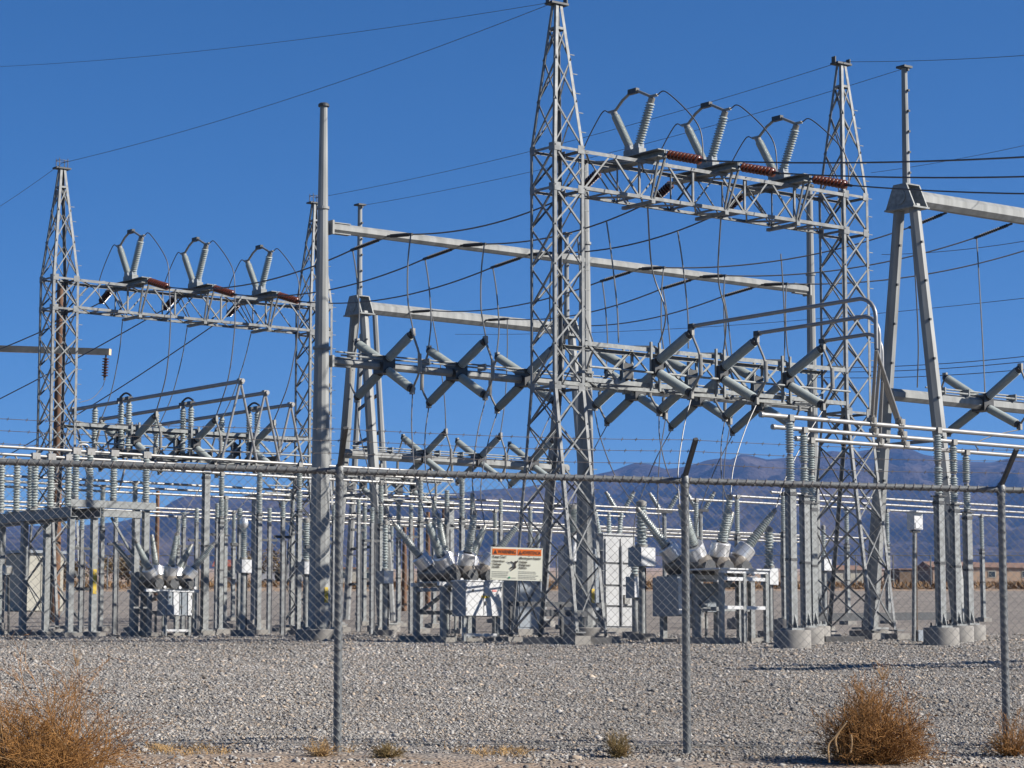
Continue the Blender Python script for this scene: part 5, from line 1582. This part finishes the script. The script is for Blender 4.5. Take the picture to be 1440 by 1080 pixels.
for px, lab in ((380, 'white camper trailer far behind the yard, left of two'), (412, 'white camper trailer far behind the yard, right of two')):
    D = 300
    b = ground(Vector(((px - 720) / FPX * D, D, 0)))
    cv = thing('camper_trailer', lab, 'trailer', b, 'white trailers')
    vs = []
    prof_ = [(-1.9, .45), (-2.1, 1.0), (-1.7, 2.3), (-1.3, 2.55), (1.8, 2.55), (2.05, 2.2), (2.05, .45)]
    mb = MB().prof(b - Y * 1.1, b + Y * 1.1, X, Z, prof_)
    part('body', mb, 'white', cv)
    part('window', MB().box(b + X * -.9 - Y * 1.12 + Z * 1.65, 1.0, .06, .55, X, Y, Z), 'glass', cv)
    part('window', MB().box(b + X * .9 - Y * 1.12 + Z * 1.65, .7, .06, .5, X, Y, Z), 'glass', cv)
    for s in (-.4, .35):
        part('wheel', MB().tube([b + X * s - Y * 1.15 + Z * .35, b + X * s - Y * .9 + Z * .35], .35, 14), 'black', cv)

def tree(px, D, H, R, label, seed):
    rnd = random.Random(seed)
    b = ground(Vector(((px - 720) / FPX * D, D, 0)))
    root = thing('desert_tree', label, 'tree', b, 'far desert trees')
    mb = MB().tube([b, b + Z * H * .3 + X * .1, b + Z * H * .6], [.22, .16, .08], 7)
    for k in range(6):
        az = k * 1.1; mb.tube([b + Z * H * .35, b + Vector((cos(az) * R * .5, sin(az) * R * .5, H * .7))], [.1, .04], 5)
    part('trunk', mb, 'bark', root)
    cr = MB()
    cl_ = [b + Vector((rnd.gauss(0, R * .42), rnd.gauss(0, R * .42), H * rnd.uniform(.45, .92))) for _ in range(16)]
    for i in range(1900):
        c = rnd.choice(cl_) + Vector((rnd.gauss(0, 1), rnd.gauss(0, 1), rnd.gauss(0, .8))) * R * .2
        a = Vector((rnd.gauss(0, 1), rnd.gauss(0, 1), rnd.gauss(0, 1))).normalized() * .11; e = a.cross(Vector((rnd.gauss(0, 1), rnd.gauss(0, 1), 1))).normalized() * .09
        cr.add([c - a, c + e, c + a, c - e], [(0, 1, 2, 3)])
    part('crown', cr, 'leaf', root)
tree(366, 290, 4.2, 2.6, 'tan leafed tree beside the white trailers', 2)
tree(165, 260, 3.0, 2.6, 'dusty round tree behind the left columns', 3)
tree(182, 240, 2.4, 2.2, 'low dusty tree right of the yellow marker column', 4)
tree(90, 250, 2.2, 2.4, 'low dusty tree behind the far left tower legs', 5)
tree(25, 255, 2.6, 2.8, 'low dusty tree at the left picture edge', 6)

# wooden line poles
def wood_pole(px, ytop, D, label, r=.17, arm=None):
    t = P(px, ytop, D); b = ground(t)
    root = thing('wooden_pole', label, 'pole', b, 'wooden line poles')
    part('shaft', MB().tube([b, b.lerp(t, .5), t], [r, r * .86, r * .7], 10), 'wood', root, smooth=True)
    if arm:
        a, c, w = arm
        part('crossarm', MB().bar(a, c, w, w * 1.1), 'palewood', root)
    return root
wood_pole(222, 690, 120, 'orange brown wooden pole behind the left breaker', .13)
wood_pole(569, 738, 105, 'wooden pole with its top below the far tubes, first right of the pale column', .12)
wood_pole(580, 726, 112, 'wooden pole second from the left behind the middle breaker', .12)
wood_pole(602, 720, 108, 'wooden pole third from the left behind the middle breaker', .13)
wood_pole(624, 716, 118, 'wooden pole half hidden by the bushings of the middle breaker', .12)
wood_pole(86, 395, 88, 'tall brown wooden pole rising inside the far left lattice tower', .20, (P(-60, 488.5, 87.5), P(155, 495, 86), .20))
p = P(149, 500, 86); q = P(147, 533, 86)
st = strain(p, q, 'hanging string of dark discs at the end of the wooden crossarm', m='darkbrown', n=7, r=.12, group='crossarm strings')
wire(spline([P(147, 536, 86), P(143, 546, 86.5), P(130, 560, 84), P(112, 566, 82)]), .012, 'thin wire drooping from the crossarm string at far left', GL, 'greylead', 'lead_cable', 'cable')
# small flood light at the far left
b = ground(P(12, 900, 66))
fl = thing('flood_light', 'small boxy lamp on a thin post at the far left picture edge', 'lamp', b)
part('post', MB().tube([b, P(12, 808, 66)], .035, 8), 'darksteel', fl, smooth=True)
part('housing', MB().box(P(11, 802, 66), .22, .22, .24), 'greypaint', fl)
part('lamp_glass', MB().box(P(11, 802, 66) - V * .115, .18, .012, .18), 'cast', fl)
# low concrete curbs near the tower feet
for k, (px0, px1, py, D) in enumerate(((560, 640, 903, 52.5), (735, 860, 906, 50.2), (955, 1040, 907, 50.0), (1160, 1215, 907, 51.5))):
    a, c = P(px0, py, D), P(px1, py, D)
    a.z = gz(D) + .05; c.z = gz(D) + .05
    solo('concrete_curb', MB().bar(a, c, .3, .16), 'concrete', a, ('low concrete strip under the middle breaker', 'low concrete strip at the centre tower feet', 'low concrete strip under the right breaker frame', 'low concrete strip at the right tower feet')[k], 'curb', 'low concrete strips')
